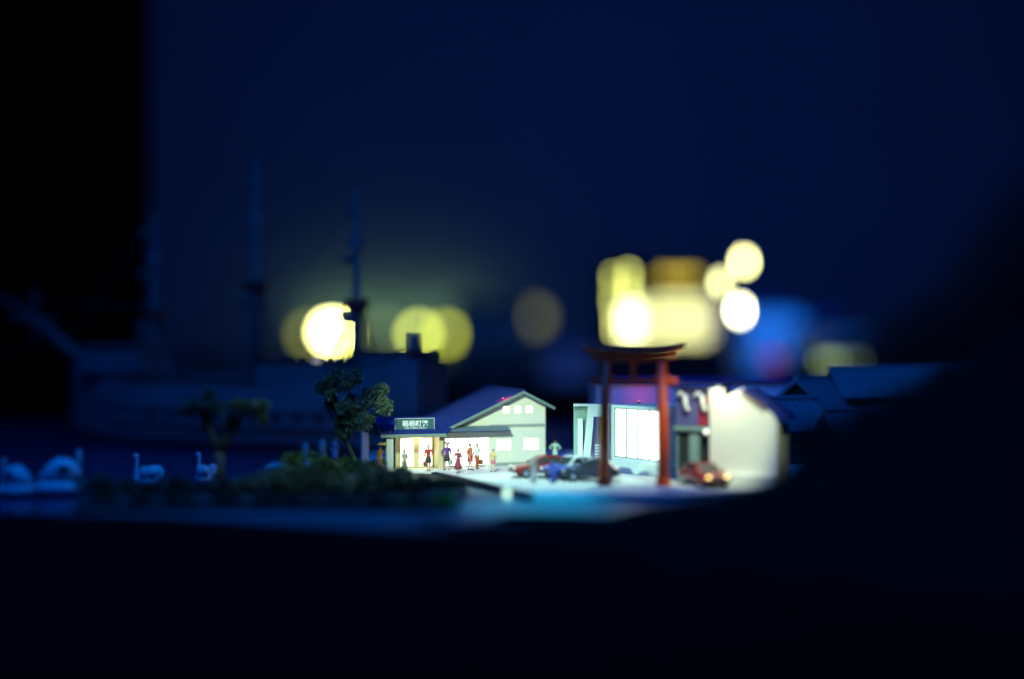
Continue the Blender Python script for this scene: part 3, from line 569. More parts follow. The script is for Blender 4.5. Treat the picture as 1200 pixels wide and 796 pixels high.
# ------------------------------------------------------------------ cars
def car(label, loc, rz, paint, roofpaint=None, mark=None, lit=False, Lc=4.1):
    c = thing('parked_car', label, 'car', loc, rz, 'cars parked on the forecourt')
    k = Lc / 4.2
    prof = [(-2.1, .42), (-2.06, .30), (2.02, .30), (2.1, .42), (2.12, .62), (2.0, .74), (1.0, .88), (-1.35, .92), (-2.0, .88), (-2.12, .70)]
    prof = [(x * k, z) for x, z in prof]
    sec = []
    ys = [-.86, -.83, -.6, .6, .83, .86]
    b = MB()
    rings = []
    for y in (-.87, -.80, 0, .80, .87):
        f = 1 - .06 * (abs(y) / .87) ** 3; dz = .05 * (abs(y) / .87) ** 2
        rings.append([(x * f, y, z - (dz if z > .6 else 0)) for x, z in prof])
    b.loft(rings); body = b.build('body', paint, c, bevel=.05)
    cab = [(-1.75, .86), (-1.15, 1.33), (-.2, 1.40), (.25, 1.36), (1.02, .84)]
    cab = [(x * k, z) for x, z in cab]
    rings = []
    for y, top in ((-.78, 0), (.78, 0)): pass
    def wv(z): return .80 - (z - .85) * .34
    g = MB(); l = [g.bm.verts.new((x, -wv(z), z)) for x, z in cab]; r_ = [g.bm.verts.new((x, wv(z), z)) for x, z in cab]
    g.bm.faces.new(l); g.bm.faces.new(r_[::-1])
    for i in range(4): g.bm.faces.new((l[i], r_[i], r_[i + 1], l[i + 1]))
    g.bm.faces.new((l[0], l[4], r_[4], r_[0]))
    g.build('cabin', roofpaint or paint, c, bevel=.04)
    def pane(pts, nm='window'):
        q = [Vector(p) for p in pts]; n = (q[1] - q[0]).cross(q[2] - q[0]).normalized(); ctr = sum(q, Vector()) / len(q)
        if n.dot(ctr - Vector((0, 0, .9))) < 0: n = -n
        m = MB(); a = [m.bm.verts.new(p + n * .012) for p in q]; bb = [m.bm.verts.new(p - n * .02) for p in q]
        m.bm.faces.new(a); m.bm.faces.new(bb[::-1])
        for i in range(len(q)): m.bm.faces.new((a[i], a[(i + 1) % len(q)], bb[(i + 1) % len(q)], bb[i]))
        m.build(nm, M_dark, c)
    def mixp(p, q, t): return tuple(p[i] + (q[i] - p[i]) * t for i in range(3))
    def quad(p0, p1, p2, p3, ins):
        ctr = tuple(sum(p[i] for p in (p0, p1, p2, p3)) / 4 for i in range(3)); return [mixp(p, ctr, ins) for p in (p0, p1, p2, p3)]
    P3 = lambda i, s: (cab[i][0], s * wv(cab[i][1]), cab[i][1])
    pane(quad(P3(4, -1), P3(4, 1), P3(3, 1), P3(3, -1), .13), 'windscreen'); pane(quad(P3(0, -1), P3(0, 1), P3(1, 1), P3(1, -1), .14), 'rear_window')
    for s in (-1, 1):
        w = lambda x, z: (x * k, s * wv(z), z)
        pane([w(-1.35, .95), w(-.32, .95), w(-.32, 1.31), w(-1.0, 1.26)]); pane([w(-.22, .95), w(.72, .95), w(.2, 1.28), w(-.22, 1.31)])
        MB().box((-1.15 * k, s * .876 - .006, .42), (-.26 * k, s * .876 + .006, .80)).build('door', paint, c); MB().box((-.22 * k, s * .876 - .006, .42), (.80 * k, s * .876 + .006, .80)).build('door', paint, c)
        MB().ball((2.03 * k, s * .60, .66), (.09, .15, .09), 2).build('headlight', glow('lit_headlight', (1, .75, .15), 3.5) if lit else M_white, c, smooth=True)
        MB().box((-2.13 * k, s * .6 - .16, .62), (-2.05 * k, s * .6 + .16, .76)).build('tail_light', mat('tail_red', (.4, .02, .02), .3), c)
        MB().box((.70 * k, s * .95 - .09, .92), (.84 * k, s * .95 + .09, 1.03), bev=.02).build('mirror', roofpaint or paint, c)
        for x in (-1.28, 1.30):
            wh = MB().tube([(x * k, s * .70, .31), (x * k, s * .74, .31), (x * k, s * .88, .31), (x * k, s * .90, .31)], [.29, .31, .31, .28], 22).build('wheel', M_black, c, smooth=False)
            MB().tube([(x * k, s * .885, .31), (x * k, s * .912, .31)], [.2, .17], 16).build('rim', M_chrome, wh)
    MB().box((2.04 * k, -.78, .36), (2.17 * k, .78, .50), bev=.03).build('bumper', M_cap, c); MB().box((-2.18 * k, -.78, .38), (-2.05 * k, .78, .54), bev=.03).build('bumper', M_cap, c)
    MB().box((2.06 * k, -.38, .54), (2.13 * k, .38, .68)).build('grille', M_cap, c)
    if mark:
        for s in (-1, 1):
            d = MB(); d.tube([(-.05, s * .884, .68), (-.05, s * .890, .68)], .13, 16); d.tube([(-.05, s * .884, .50), (-.05, s * .890, .50)], .10, 16); d.build('door_mark', M_white, c)
    return c
P_red = mat('paint_red', (.17, .008, .012), .28, coat=.6, var=.04, bump=0); P_drk = mat('paint_dark', (.05, .05, .075), .25, coat=.7, var=.04, bump=0)
P_wht = mat('paint_white', (.60, .64, .66), .3, coat=.6, var=.04, bump=0); P_blu = mat('paint_blue', (.05, .10, .45), .3, coat=.6, var=.04, bump=0); P_red2 = mat('paint_scarlet', (.36, .02, .02), .22, coat=.8, var=.04, bump=0)
def cp(px, py): p = G(px, py); return (p[0], p[1], .004)
car('dark red car with white headlights and round white door marks', cp(636, 559), R(192), P_red, None, True)
car('white car with a blue lower body between two parked cars', cp(671, 560), R(215), P_blu, P_wht)
car('dark blue grey car parked against the left torii pillar', (4.9, 88.2, .004), R(176), P_drk, None, False, False, 3.5)
car('bright red car with lit yellow headlights before the dark shop front', (11.5, 86.4 - 1.2, .004), R(-70), P_red2, None, False, True, 3.6)

# ------------------------------------------------------------------ plants
def leaf_cloud(name, m, parent, n, fn, size, rr):
    V = []; F = []
    for i in range(n):
        c = Vector(fn(rr)); a = Vector((rr.gauss(0, 1), rr.gauss(0, 1), rr.gauss(0, 1))).normalized(); b = a.orthogonal().normalized(); b = Quaternion(a, rr.random() * 6.28) @ b
        s = size * rr.uniform(.6, 1.3); k = len(V)
        V += [c - a * s, c + b * s * .45, c + a * s, c - b * s * .45]; F.append((k, k + 1, k + 2, k + 3))
    me = bpy.data.meshes.new(name); me.from_pydata(V, [], F); me.materials.append(m)
    o = bpy.data.objects.new(name, me); C.objects.link(o); o.parent = parent; return o
def shrub(label, loc, w, h, seed, m=None, n=900, group=None, size=.13):
    rr = random.Random(seed); s = thing('shrub', label, 'shrub', loc, 0, group)
    lobes = [((rr.uniform(-.5, .5) * w * .7, rr.uniform(-.3, .3) * w * .6, h * rr.uniform(.35, .72)), rr.uniform(.28, .42) * min(w, h * 1.3)) for _ in range(7)] + [((0, 0, h * .38), h * .40)]
    def fn(r):
        c, q = r.choice(lobes); v = Vector((r.gauss(0, 1), r.gauss(0, 1), r.gauss(0, 1))).normalized() * q * r.uniform(.65, 1.05)
        return (c[0] + v.x, c[1] + v.y, max(.02, c[2] + v.z))
    leaf_cloud('foliage', m or M_leaf, s, n, fn, size, rr)
    st_ = MB()
    for _ in range(5): st_.tube([(rr.uniform(-.08, .08), rr.uniform(-.08, .08), -.05), (rr.uniform(-.3, .3) * w * .5, rr.uniform(-.2, .2) * w * .5, h * .35), (rr.uniform(-.4, .4) * w * .7, rr.uniform(-.3, .3) * w * .7, h * .7)], [.05, .035, .015], 5)
    st_.build('stem', M_bark, s); return s
SH = [ # px, base py, width, height, label
    (108, 578, 2.3, 1.0, 'round dark shrub at the left end of the bed beside the rounded boats'), (140, 578, 2.0, .75, 'low dark shrub second from the left end of the bed'),
    (170, 578, 2.0, .62, 'low shrub right below the left swan boat'), (205, 578, 2.1, .95, 'dark shrub between the two swan boats'),
    (237, 578, 1.6, .5, 'smallest shrub below the right swan boat'), (266, 578, 2.4, .85, 'dark shrub around the foot of the flat topped tree'),
    (298, 578, 2.2, .95, 'shrub with rounded top right of the flat topped tree'), (328, 577, 2.4, 1.45, 'tall shrub left of the pair of green bushes on the pier side'),
    (358, 577, 2.6, 1.6, 'tallest dark shrub in the middle of the bed'), (392, 577, 2.4, 1.2, 'dark shrub below the dim figure on the pier'),
    (424, 576, 2.4, 1.35, 'dark shrub below the round topped tree'), (455, 575, 2.3, 1.05, 'dark shrub in front of the porch post'),
    (486, 574, 2.1, .75, 'low shrub in front of the porch doors'), (512, 572, 1.9, .55, 'low shrub below the figure in red jacket'), (532, 572, 1.4, .42, 'last low shrub at the right tip of the bed')]
for i, (px, py, w_, h_, lb) in enumerate(SH):
    p = G(px, py, -.12); shrub(lb, (p[0], p[1], -.12), w_, h_, 40 + i, M_leaf, 800, 'shrubs in the planting bed', .17)
FR = [(120, 'low front shrub below the round shrub at the left end'), (165, 'low front shrub nearest the left swan boat'), (212, 'low front shrub between the swan boats'), (262, 'low front shrub at the foot of the flat topped tree'), (308, 'low front shrub left of the tallest shrub'), (352, 'low front shrub below the tallest shrub'),
      (398, 'low front shrub below the two mooring posts and the dim figure'), (440, 'low front shrub below the porch post'), (482, 'low front shrub between the two bright green plants')]
for i, (px, lb) in enumerate(FR):
    p = G(px, 590 if px > 140 else 588, -.12); shrub(lb, (p[0], p[1], -.12), 2.3, .62, 140 + i, M_leaf, 500, 'low shrubs along the front of the bed', .16)
BK = [(350, 566, 1.8, 1.9, 'left green bush of the pair behind the bed'), (376, 563, 1.5, 1.9, 'right green bush of the pair behind the bed'), (405, 562, 1.8, 1.5, 'green bush at the foot of the leaning trunk'), (437, 562, 1.6, 1.3, 'green bush left of the porch post'), (466, 566, 1.7, .9, 'low bush in front of the grey robed figure')]
for i, (px, py, w_, h_, lb) in enumerate(BK):
    p = G(px, py, -.12); shrub(lb, p, w_, h_, 80 + i, M_leaf2 if i < 3 else M_leaf, 700, 'bushes behind the bed', .17)
p = G(520, 592, -.12)
shrub('small bright green bush at the front right of the bed', (p[0], p[1], -.12), 1.2, .6, 95, mat('lime_leaf', (.16, .26, .02), .5, var=.4), 400)
p = G(471, 595, -.12)
shrub('small green tuft at the front of the bed', (p[0], p[1], -.12), .9, .45, 96, MATS['lime_leaf'], 250)
def tree(label, loc, limbs, clumps, seed, n, size, m):
    rr = random.Random(seed); t = thing('tree', label, 'tree', loc); tr = MB()
    for pts, rads in limbs: tr.tube(pts, rads, 9)
    tr.build('trunk', M_bark, t, smooth=True)
    def fn(r):
        c, q = r.choice(clumps); v = Vector((r.gauss(0, 1), r.gauss(0, 1), r.gauss(0, 1))).normalized() * r.uniform(.3, 1.05)
        return (c[0] + v.x * q[0], c[1] + v.y * q[1], c[2] + v.z * q[2])
    leaf_cloud('crown', m, t, n, fn, size, rr); return t
p = G(259, 572, -.12)
rr = random.Random(3)
cl = [((rr.uniform(-1.9, 2.3), rr.uniform(-1, 1), 4.75 + rr.uniform(-.25, .35)), (rr.uniform(.5, .8), .6, rr.uniform(.22, .4))) for _ in range(14)] + [((2.5, 0, 4.2), (.3, .4, .6)), ((-2.1, 0, 4.6), (.45, .5, .3)), ((-.6, 0, 5.6), (.4, .4, .35)), ((-.9, .1, 3.9), (.4, .4, .8)), ((.7, .1, 3.9), (.45, .4, .6))]
tree('flat topped pine with a forked trunk beside the swan boats', p, [([(0, 0, 0), (-.05, 0, 1.2), (-.1, 0, 2.2)], [.32, .27, .30]), ([(-.1, 0, 2.1), (-.55, 0, 3.2), (-.9, .1, 4.5)], [.28, .24, .12]), ([(-.1, 0, 2.1), (.45, 0, 3.1), (1.0, -.1, 4.0), (2.0, 0, 4.7)], [.28, .24, .16, .07]), ([(-.1, 0, 2.3), (.05, .2, 3.4), (.1, .2, 4.6)], [.25, .18, .08]), ([(-.8, .1, 4.2), (-1.9, .2, 4.6)], [.10, .05])], cl, 4, 6500, .15, M_leaf)
p = G(425, 556, -.12)
rr = random.Random(9)
cl = [((rr.gauss(-1.05, 1.15), rr.uniform(-1, 1), rr.uniform(3.2, 6.6)), (rr.uniform(.4, .85), .7, rr.uniform(.4, .7))) for _ in range(30)] + [((1.2, 0, 5.6), (.6, .4, .4)), ((-1.3, 0, 2.7), (.6, .5, .5))]
tree('round topped loose tree with a leaning trunk left of the porch', p, [([(0, 0, 0), (-.6, 0, 1.1), (-1.1, 0, 2.2), (-1.2, 0, 3.6), (-.9, .1, 5.4)], [.20, .17, .14, .12, .05]), ([(-1.1, 0, 2.2), (-1.9, .1, 3.3), (-2.3, .1, 4.4)], [.11, .08, .04]), ([(-1.15, 0, 2.8), (-.2, -.1, 3.9), (.9, 0, 5.2)], [.10, .08, .04])], cl, 11, 12000, .125, mat('tree_leaf', (.08, .14, .06), .6, var=.5))

# ------------------------------------------------------------------ boats
def swan(label, loc, rz):
    s = thing('swan_boat', label, 'boat', loc, rz, 'small swan boats')
    rings = []
    for x, w_, zb, zt in ((-1.15, .05, .55, .62), (-.95, .30, .25, .72), (-.4, .50, .02, .80), (.3, .50, .0, .78), (.85, .34, .12, .74), (1.12, .1, .42, .7)):
        rings.append([(x, math.cos(t * math.pi / 8) * w_, (zb + zt) / 2 + math.sin(t * math.pi / 8) * (zt - zb) / 2) for t in range(16)])
    MB().loft(rings).build('hull', M_swan, s, smooth=True)
    nk = MB().tube([(.8, 0, .55), (1.02, 0, .95), (.95, 0, 1.35), (.92, 0, 1.72), (1.0, 0, 1.88)], [.22, .14, .105, .10, .11], 12).build('neck', M_swan, s, smooth=True)
    MB().ball((1.04, 0, 1.9), (.22, .16, .17)).build('head', M_swan, s, smooth=True)
    MB().tube([(1.18, 0, 1.88), (1.42, 0, 1.8)], [.07, .02], 8).build('beak', mat('beak', (.5, .2, .03), .5), s, smooth=True)
    for sd in (-1, 1):
        w = MB()
        for q, (x, z, l) in enumerate(((-.1, .85, .62), (-.45, .92, .5), (-.72, .9, .36))): w.ball((x, sd * (.40 - .05 * q), z + .1), (l * .8, .2, .42 - .05 * q), 2)
        w.build('wing', M_swan, s, smooth=True)
    MB().tube([(-.95, 0, .6), (-1.2, 0, .85), (-1.25, 0, 1.05)], [.18, .12, .03], 8).build('tail', M_swan, s, smooth=True)
    return s
p = G(171, 572, -.55); swan('small white swan boat left of the other, over the low shrubs', (p[0], p[1] + .5, -.55), R(150))
p = G(239, 570, -.55); swan('small white swan boat just left of the flat topped tree trunk', (p[0], p[1] + .5, -.55), R(128))
def shell_boat(label, loc, rz, k, knob):
    s = thing('pedal_boat', label, 'boat', loc, rz, 'rounded pedal boats at the left edge')
    def ring(x, w_, zb, zt, n=18): return [(x * k, math.cos(t * 2 * math.pi / n) * w_ * k, ((zb + zt) / 2 + math.sin(t * 2 * math.pi / n) * (zt - zb) / 2) * k) for t in range(n)]
    MB().loft([ring(-1.9, .1, .4, .6), ring(-1.6, .6, .12, .82), ring(-.8, .95, 0, .95), ring(.5, .95, 0, .95), ring(1.4, .7, .1, .9), ring(1.85, .2, .4, .75)]).build('hull', M_swan, s, smooth=True)
    MB().loft([ring(-1.35, .15, .9, 1.1), ring(-1.1, .62, .75, 1.62), ring(-.5, .85, .7, 2.02), ring(.3, .86, .7, 2.1), ring(.95, .66, .75, 1.78), ring(1.35, .35, .85, 1.35), ring(1.6, .1, .95, 1.1)]).build('canopy', M_swan, s, smooth=True)
    for sd in (-1, 1):
        MB().ball((-.05 * k, sd * .80 * k, 1.5 * k), (.46 * k, .14 * k, .24 * k), 2).build('opening', M_cap, s, smooth=True)
        MB().ball((1.2 * k, sd * .42 * k, 1.12 * k), (.22 * k, .08 * k, .05 * k), 2).build('vent', M_cap, s, smooth=True)
        MB().tube([(-1.5 * k, sd * .9 * k, .4 * k), (1.2 * k, sd * .9 * k, .4 * k)], .07 * k, 8).build('fender', mat('fender', (.3, .33, .36), .6), s, smooth=True)
    s.scale = (1, 1, 1.3)
    if knob: MB().tube([(-1.0 * k, 0, 1.5 * k), (-1.12 * k, 0, 2.1 * k), (-1.06 * k, 0, 2.42 * k)], [.22 * k, .15 * k, .13 * k], 10).build('tail', M_swan, s, smooth=True)
    return s
shell_boat('large rounded pedal boat with an upright tail, right one at the left edge', (-26.6, 84.2, -.55), R(197), .86, True)
shell_boat('large rounded pedal boat with a low nose, left one at the left edge', (-29.2, 83.6, -.55), R(-18), .72, True)
# ------------------------------------------------------------------ sailing ship
sa = math.atan2(16, -33.4)
sh = thing('sailing_ship', 'large dark three masted sailing ship moored behind the shrubs', 'ship', (-6.3, 112.4, -.55), sa)
LS = 37.0
rings = []
for t in range(0, 19):
    x = LS * t / 18; f = t / 18
    wd = 3.3 * (1 - max(0, (f - .62) / .38) ** 2.0) * (.72 + .28 * min(1, f / .2)) + .05
    zt = 5.3 + 2.4 * max(0, (.30 - f) / .30) ** .6 + 2.2 * max(0, (f - .72) / .28) ** 1.2 if (f < .30 or f > .72) else 5.3
    zb = -.8 + 3.2 * max(0, (f - .8) / .2) ** 2 + 1.0 * max(0, (.08 - f) / .08)
    rings.append([(x, -wd * .92, zt), (x, -wd, zt * .62 + .2), (x, -wd * .9, zb * .3 + 1.2), (x, -wd * .45, zb), (x, 0, zb - .3), (x, wd * .45, zb), (x, wd * .9, zb * .3 + 1.2), (x, wd, zt * .62 + .2), (x, wd * .92, zt)])
MB().loft(rings).build('hull', M_hull, sh, smooth=False)
for zz in (2.2, 3.6):
    for sd in (-1, 1): MB().tube([(LS * t / 18, sd * (abs(rings[t][7 if sd > 0 else 1][1]) + .02), zz + 1.4 * (t / 18 - .4) ** 2) for t in range(0, 16)], .14, 6).build('wale', M_hull2, sh)
for i in range(9):
    x = 8 + i * 2.1
    for sd in (-1, 1):
        MB().box((x, sd * 3.26 - .08, 2.6), (x + .9, sd * 3.26 + .08, 3.3)).build('gun_port', M_cap, sh)
MB().box((.8, -2.2, 7.2), (5.2, 2.2, 8.35)).build('stern_cabin', M_hull2, sh); MB().box((.6, -2.5, 8.352), (5.5, 2.5, 8.5)).build('stern_roof', M_red, sh)
for i in range(5): MB().box((1.0 + i * .85, -2.26, 7.5), (1.55 + i * .85, -2.202, 8.1)).build('window', M_cap, sh)
MB().box((7.5, -1.9, 5.2), (15.5, 1.9, 7.6)).build('deck_house', M_hull2, sh); MB().box((7.2, -2.2, 7.602), (15.8, 2.2, 7.8)).build('deck_roof', M_red, sh)
for k in range(9): MB().ball((7.8 + k * .9, -1.6, 7.95), (.3, .3, .25), 1).build('life_raft', M_red if k % 2 else M_sail, sh)
MB().box((27.6, -2.4, 6.4), (34.0, 2.4, 8.6)).build('bow_castle', M_hull2, sh); MB().box((27.3, -2.7, 8.602), (34.3, 2.7, 8.8)).build('castle_roof', M_hull, sh)
for i in range(4): MB().box((28.2 + i * 1.5, -2.47, 7.0), (29.0 + i * 1.5, -2.402, 8.0)).build('window', M_cap, sh)
rail = MB()
for y in (-3.0, 3.0):
    rail.tube([(1, y * .8, 8.75), (8, y * .98, 6.4), (26, y * .98, 6.4)], .07, 6)
    for i in range(24): rail.tube([(3 + i, y * .96, 5.2), (3 + i, y * .96, 6.4 if i > 5 else 6.4 + (5 - i) * .35)], .06, 5)
tag(rail.build('rail', M_hull2, sh), kind='stuff')
tw = thing('funnel', None, None) if False else None
MB().tube([(1.6, 0, 8.5), (1.6, 0, 9.8)], [.55, .5], 14).build('funnel', M_hull, sh)
lt = MB().tube([(-.1, 0, 7.2), (-.3, 0, 7.7)], .09, 6).build('lantern_post', M_mast, sh)
MB().tube([(-.3, 0, 7.7), (-.3, 0, 7.8), (-.3, 0, 8.4), (-.3, 0, 8.7)], [.2, .35, .42, .1], 8).build('stern_lantern', M_gold, lt)
MB().tube([(35.5, 0, 7.2), (41, 0, 11), (46.5, 0, 13.4)], [.5, .36, .18], 10).build('bowsprit', M_mast, sh, smooth=True)
MB().tube([(41.5, -3.0, 11.2), (41.5, 3.0, 11.2)], .16, 8).build('spritsail_yard', M_mast, sh)
MB().tube([(41.5, 0, 9.4), (41.5, 0, 14.0)], .14, 8).build('jack_staff', M_mast, sh)
for x, ht, w_ in ((7.0, 21.5, 4.2), (16.9, 24.5, 5.4), (27.8, 20.5, 5.0)):
    mo = MB().tube([(x, 0, 4), (x, 0, ht * .55), (x, 0, ht * .56), (x, 0, ht)], [.55, .45, .34, .16], 12).build('mast', M_mast, sh, smooth=True)
    for z in (ht * .55, ht * .78): MB().tube([(x, 0, z - .5), (x, 0, z), (x, 0, z + .7)], [.4, .95 if z < ht * .6 else .6, 1.05 if z < ht * .6 else .65], 14).build('crows_nest', M_red if z < ht * .6 else M_hull2, mo)
    for z, l in ((ht * .5, w_), (ht * .72, w_ * .72), (ht * .9, w_ * .5)):
        ya = math.sin(R(75)); xa = math.cos(R(75))
        MB().tube([(x - xa * 0 + .55, -l * .32, z), (x + .55, l * .32, z)], .13, 8).build('yard', M_mast, mo)
        sv = MB()
        for q in range(7): sv.ball((x + .6, (-.27 + q * .09) * l, z + .28), (.3, l * .06, .26), 1)
        sv.build('furled_sail', M_sail, mo, smooth=True)
    rg = MB()
    for sd in (-1, 1):
        for q in range(6): rg.tube([(x - 1.9 + q * .72, sd * 3.05, 5.6), (x + (q - 2.5) * .08, sd * .5, ht * .55)], .05, 4)
        for q in range(8):
            f = q / 8; hw = 1.9 * (1 - f) + .15
            rg.tube([(x - hw, sd * (3.05 - 2.5 * f), 5.6 + (ht * .55 - 5.6) * f), (x + hw, sd * (3.05 - 2.5 * f), 5.6 + (ht * .55 - 5.6) * f)], .035, 4)
    tag(rg.build('shroud', M_mast, sh), kind='stuff')
stay = MB(); tops = [(7.0, 21), (16.9, 24), (27.8, 20)]
for (a, b), (c, d) in zip(tops, tops[1:] + [(46, 13.3)]): stay.tube([(a, 0, b), ((a + c) / 2, 0, min(b, d) * .72), (c, 0, d * .6)], .04, 4)
stay.tube([(27.8, 0, 12), (46, 0, 13.2)], .05, 4)
tag(stay.build('stay', M_mast, sh), kind='stuff')
dk = thing('deck_lamp', 'tiny white deck lamp at the red roofed deck of the ship', 'lamp', AT(371, 423, 112)); MB().box((-.3, -.15, -.12), (.3, .15, .12), bev=.04).build('housing', glow('deck_lamp', (1, .95, .8), .5, False), dk)
for i, (px, hh) in enumerate(((358, 1.5), (378, 1.75))):
    po = thing('mooring_post', ['pale mooring post left of the other on the pier', 'taller pale mooring post nearer the round topped tree'][i], 'post', (AT(px, 500, 105)[0], 105, -.40), 0, 'mooring posts on the pier')
    MB().tube([(0, 0, 0), (0, 0, hh * .8), (0, 0, hh)], [.28, .25, .15], 10).build('post', M_trim, po, smooth=True); MB().tube([(0, 0, hh * .6), (0, 0, hh * .68)], .29, 10).build('band', M_trim, po)
spot('pier_spot', (-14, 96, 37), (-13.6, 103, 0), 17000, (.0, .28, 1.0), 12, .9, 1.0)
# ------------------------------------------------------------------ houses at the right
def house(label, loc, rz, L, Wd, wallh, rise, over=.7):
    h = thing('house', label, 'house', loc, rz, 'tiled roof houses behind the hill')
    MB().box((-L / 2, -Wd / 2, -2.0), (L / 2, Wd / 2, wallh)).build('wall', mat('house_wall', (.06, .06, .07), .7), h)
    e = Wd / 2 + over; zz = wallh - over * rise / (Wd / 2)
    ro = []
    for s in (-1, 1):
        ro = MB().slab([(-L / 2 - over, 0, wallh + rise), (L / 2 + over, 0, wallh + rise), (L / 2 + over, s * e, zz), (-L / 2 - over, s * e, zz)], .16).build('roof', M_roof2, h)
    rb = MB()
    for k in range(int((L + 2 * over) / .55)):
        x = -L / 2 - over + .2 + k * .55
        for s in (-1, 1): rb.tube([(x, s * .1, wallh + rise + .02), (x, s * e, zz + .04)], .07, 5)
    tag(rb.build('roof_tile', M_roof2, h), kind='stuff')
    MB().tube([(-L / 2 - over, 0, wallh + rise + .08), (L / 2 + over, 0, wallh + rise + .08)], .2, 8).build('ridge_cap', M_roof2, h)
    for s in (-1, 1): MB().prism([(-Wd / 2, wallh), (Wd / 2, wallh), (0, wallh + rise - .1)], -.08, .08, Matrix.Translation((s * (L / 2 - .1), 0, 0)) @ Matrix.Rotation(R(90), 4, 'Z')).build('gable', MATS['house_wall'], h)
    for x in (-L / 4, L / 4):
        f = MB().box((x - .6, -Wd / 2 - .08, wallh - 1.7), (x + .6, -Wd / 2 - .002, wallh - .6)).build('window', M_trim, h)
        MB().box((x - .5, -Wd / 2 - .1, wallh - 1.6), (x + .5, -Wd / 2 - .082, wallh - .7)).build('pane', M_dark, f)
    return h
M_roof2 = mat('blue_grey_tile', (.17, .19, .22), .55, scale=2, var=.2)
house('tiled house with its dark gable facing the forecourt', (22.3, 106, 0), R(62), 6.5, 5.0, 3.6, 2.3)
house('long tiled house with the longest ridge behind the hill', (30.5, 110, .8), R(6), 11, 5.5, 4.0, 1.7)
house('small tiled house low beside the gabled hall', (19.6, 101, 0), R(20), 3.4, 3.4, 3.0, 1.5)
house('low outbuilding with a small tiled roof on the slope', (23.5, 98, .5), R(10), 3.0, 2.6, 2.4, .9)
spot('roof_spot', (10, 70, 50), (26, 107, 5), 26000, (.0, .17, 1.0), 20, .8, 1.5)

# ------------------------------------------------------------------ shrubs on the near hill
for i, (px, py, Y, w_, h_, lb) in enumerate(((952, 512, 80, 1.5, 1.0, 'dark shrub at the foot of the hill by the gabled hall'), (975, 500, 77, 1.9, 1.2, 'dark shrub a little up the hill'), (1012, 482, 78, 2.0, 1.2, 'dark shrub half way up the hill below the small houses'),
                                  (1060, 462, 78, 2.2, 1.4, 'dark shrub below the long tiled house'), (1120, 432, 78, 2.4, 1.6, 'dark shrub on the upper hill past the long tiled house'), (1178, 405, 78, 2.6, 1.8, 'dark shrub at the top of the hill by the right edge'))):
    p = AT(px, py, 69); shrub(lb, (p[0], p[1], p[2] - h_ * .8), w_ * 1.3, h_ * 1.35, 200 + i, mat('hill_leaf', (.018, .024, .014), .8, var=.5), 700, 'shrubs on the near hill')

# ------------------------------------------------------------------ round lamps on the hall wall far behind
def wall_lamp(label, px, py, Y, r, col, st, mname, group, rz=1.0):
    p = AT(px, py, Y); l = thing('round_lamp', label, 'lamp', p, 0, group)
    MB().tube([(0, .3, 0), (0, .9, 0), (0, 632.0 - Y - .02 if Y > 500 else 1.2, 0)], [r * .5, r * .3, r * .3], 14).build('bracket', M_gold, l)
    o = MB().tube([(0, .35, 0), (0, .0, 0)], [r * 1.02, r * 1.06], 28).build('housing', M_cap, l)
    d = MB().ball((0, -.02, 0), (r, .3, r * rz), 3).build('diffuser', glow(mname, col, st, False), l, smooth=True)
    return l
GL = 'round yellow lamps on the far wall'
wall_lamp('brightest pale round lamp, behind the middle mast of the ship', 388, 389, 620, 2.5, (1, .97, .34), 62, 'lamp_pale', GL)
wall_lamp('yellow round lamp partly behind the brightest pale lamp', 399, 391, 621.5, 2.4, (.95, .9, .08), 20, 'lamp_yellow', GL)
wall_lamp('dim olive round lamp left of the brightest pale lamp', 362, 392, 621, 2.8, (.50, .50, .03), 3.2, 'lamp_olive', GL)
wall_lamp('clear yellow green round lamp above the ship stern', 491, 392, 620, 2.6, (.72, .80, .12), 12, 'lamp_lime', GL)
wall_lamp('deep yellow round lamp right of the clear yellow green one', 523, 392, 621, 2.6, (.52, .56, .01), 9, 'lamp_deep', GL)
wall_lamp('faint olive disc added for the green haze between the bright pair and the stern pair', 452, 388, 621, 3.4, (.30, .38, .03), 1.3, 'haze_faint', GL)  # added glowing disc in place of the green haze
wall_lamp('faint brown green round lamp alone in the dark gap', 626, 372, 621, 3.8, (.34, .33, .008), 1.5, 'lamp_brown', GL)
for px in (375, 420, 460, 505, 545): point('lamp_spill', AT(px, 372, 622), 6500, (.6, .9, .30), 2)  # unseen points added before the wall for its green glow
GW = 'white round lamps on poles over the far town'
for px, py, r, st, mn_, lb, Y in ((872, 307, .55, 24, 'globe_a', 'upper right white globe lamp of the three over the town', 228), (844.5, 331, .55, 11, 'globe_b', 'dimmer left white globe lamp of the three over the town', 192), (868, 364, .6, 46, 'globe_c', 'lowest and brightest white globe lamp of the three over the town', 246)):
    p = AT(px, py, Y); l = thing('globe_lamp', lb, 'lamp', (p[0], p[1], -.1), 0, GW); hz = p[2] + .1
    MB().tube([(0, .4, 0), (0, .4, hz - r * 1.2)], [.3, .18], 10).build('pole', M_cap, l); MB().tube([(0, .2, hz - r * 2.1), (0, 0, hz - r * 1.7)], [.3, r * .6], 12).build('collar', M_cap, l)
    MB().ball((0, 0, hz), (r, r, r * 1.9), 3).build('globe', glow(mn_, (1, 1, .42) if mn_ == 'globe_a' else (1, 1, .6) if mn_ == 'globe_c' else (.8, .82, .36), st, False), l, smooth=True)

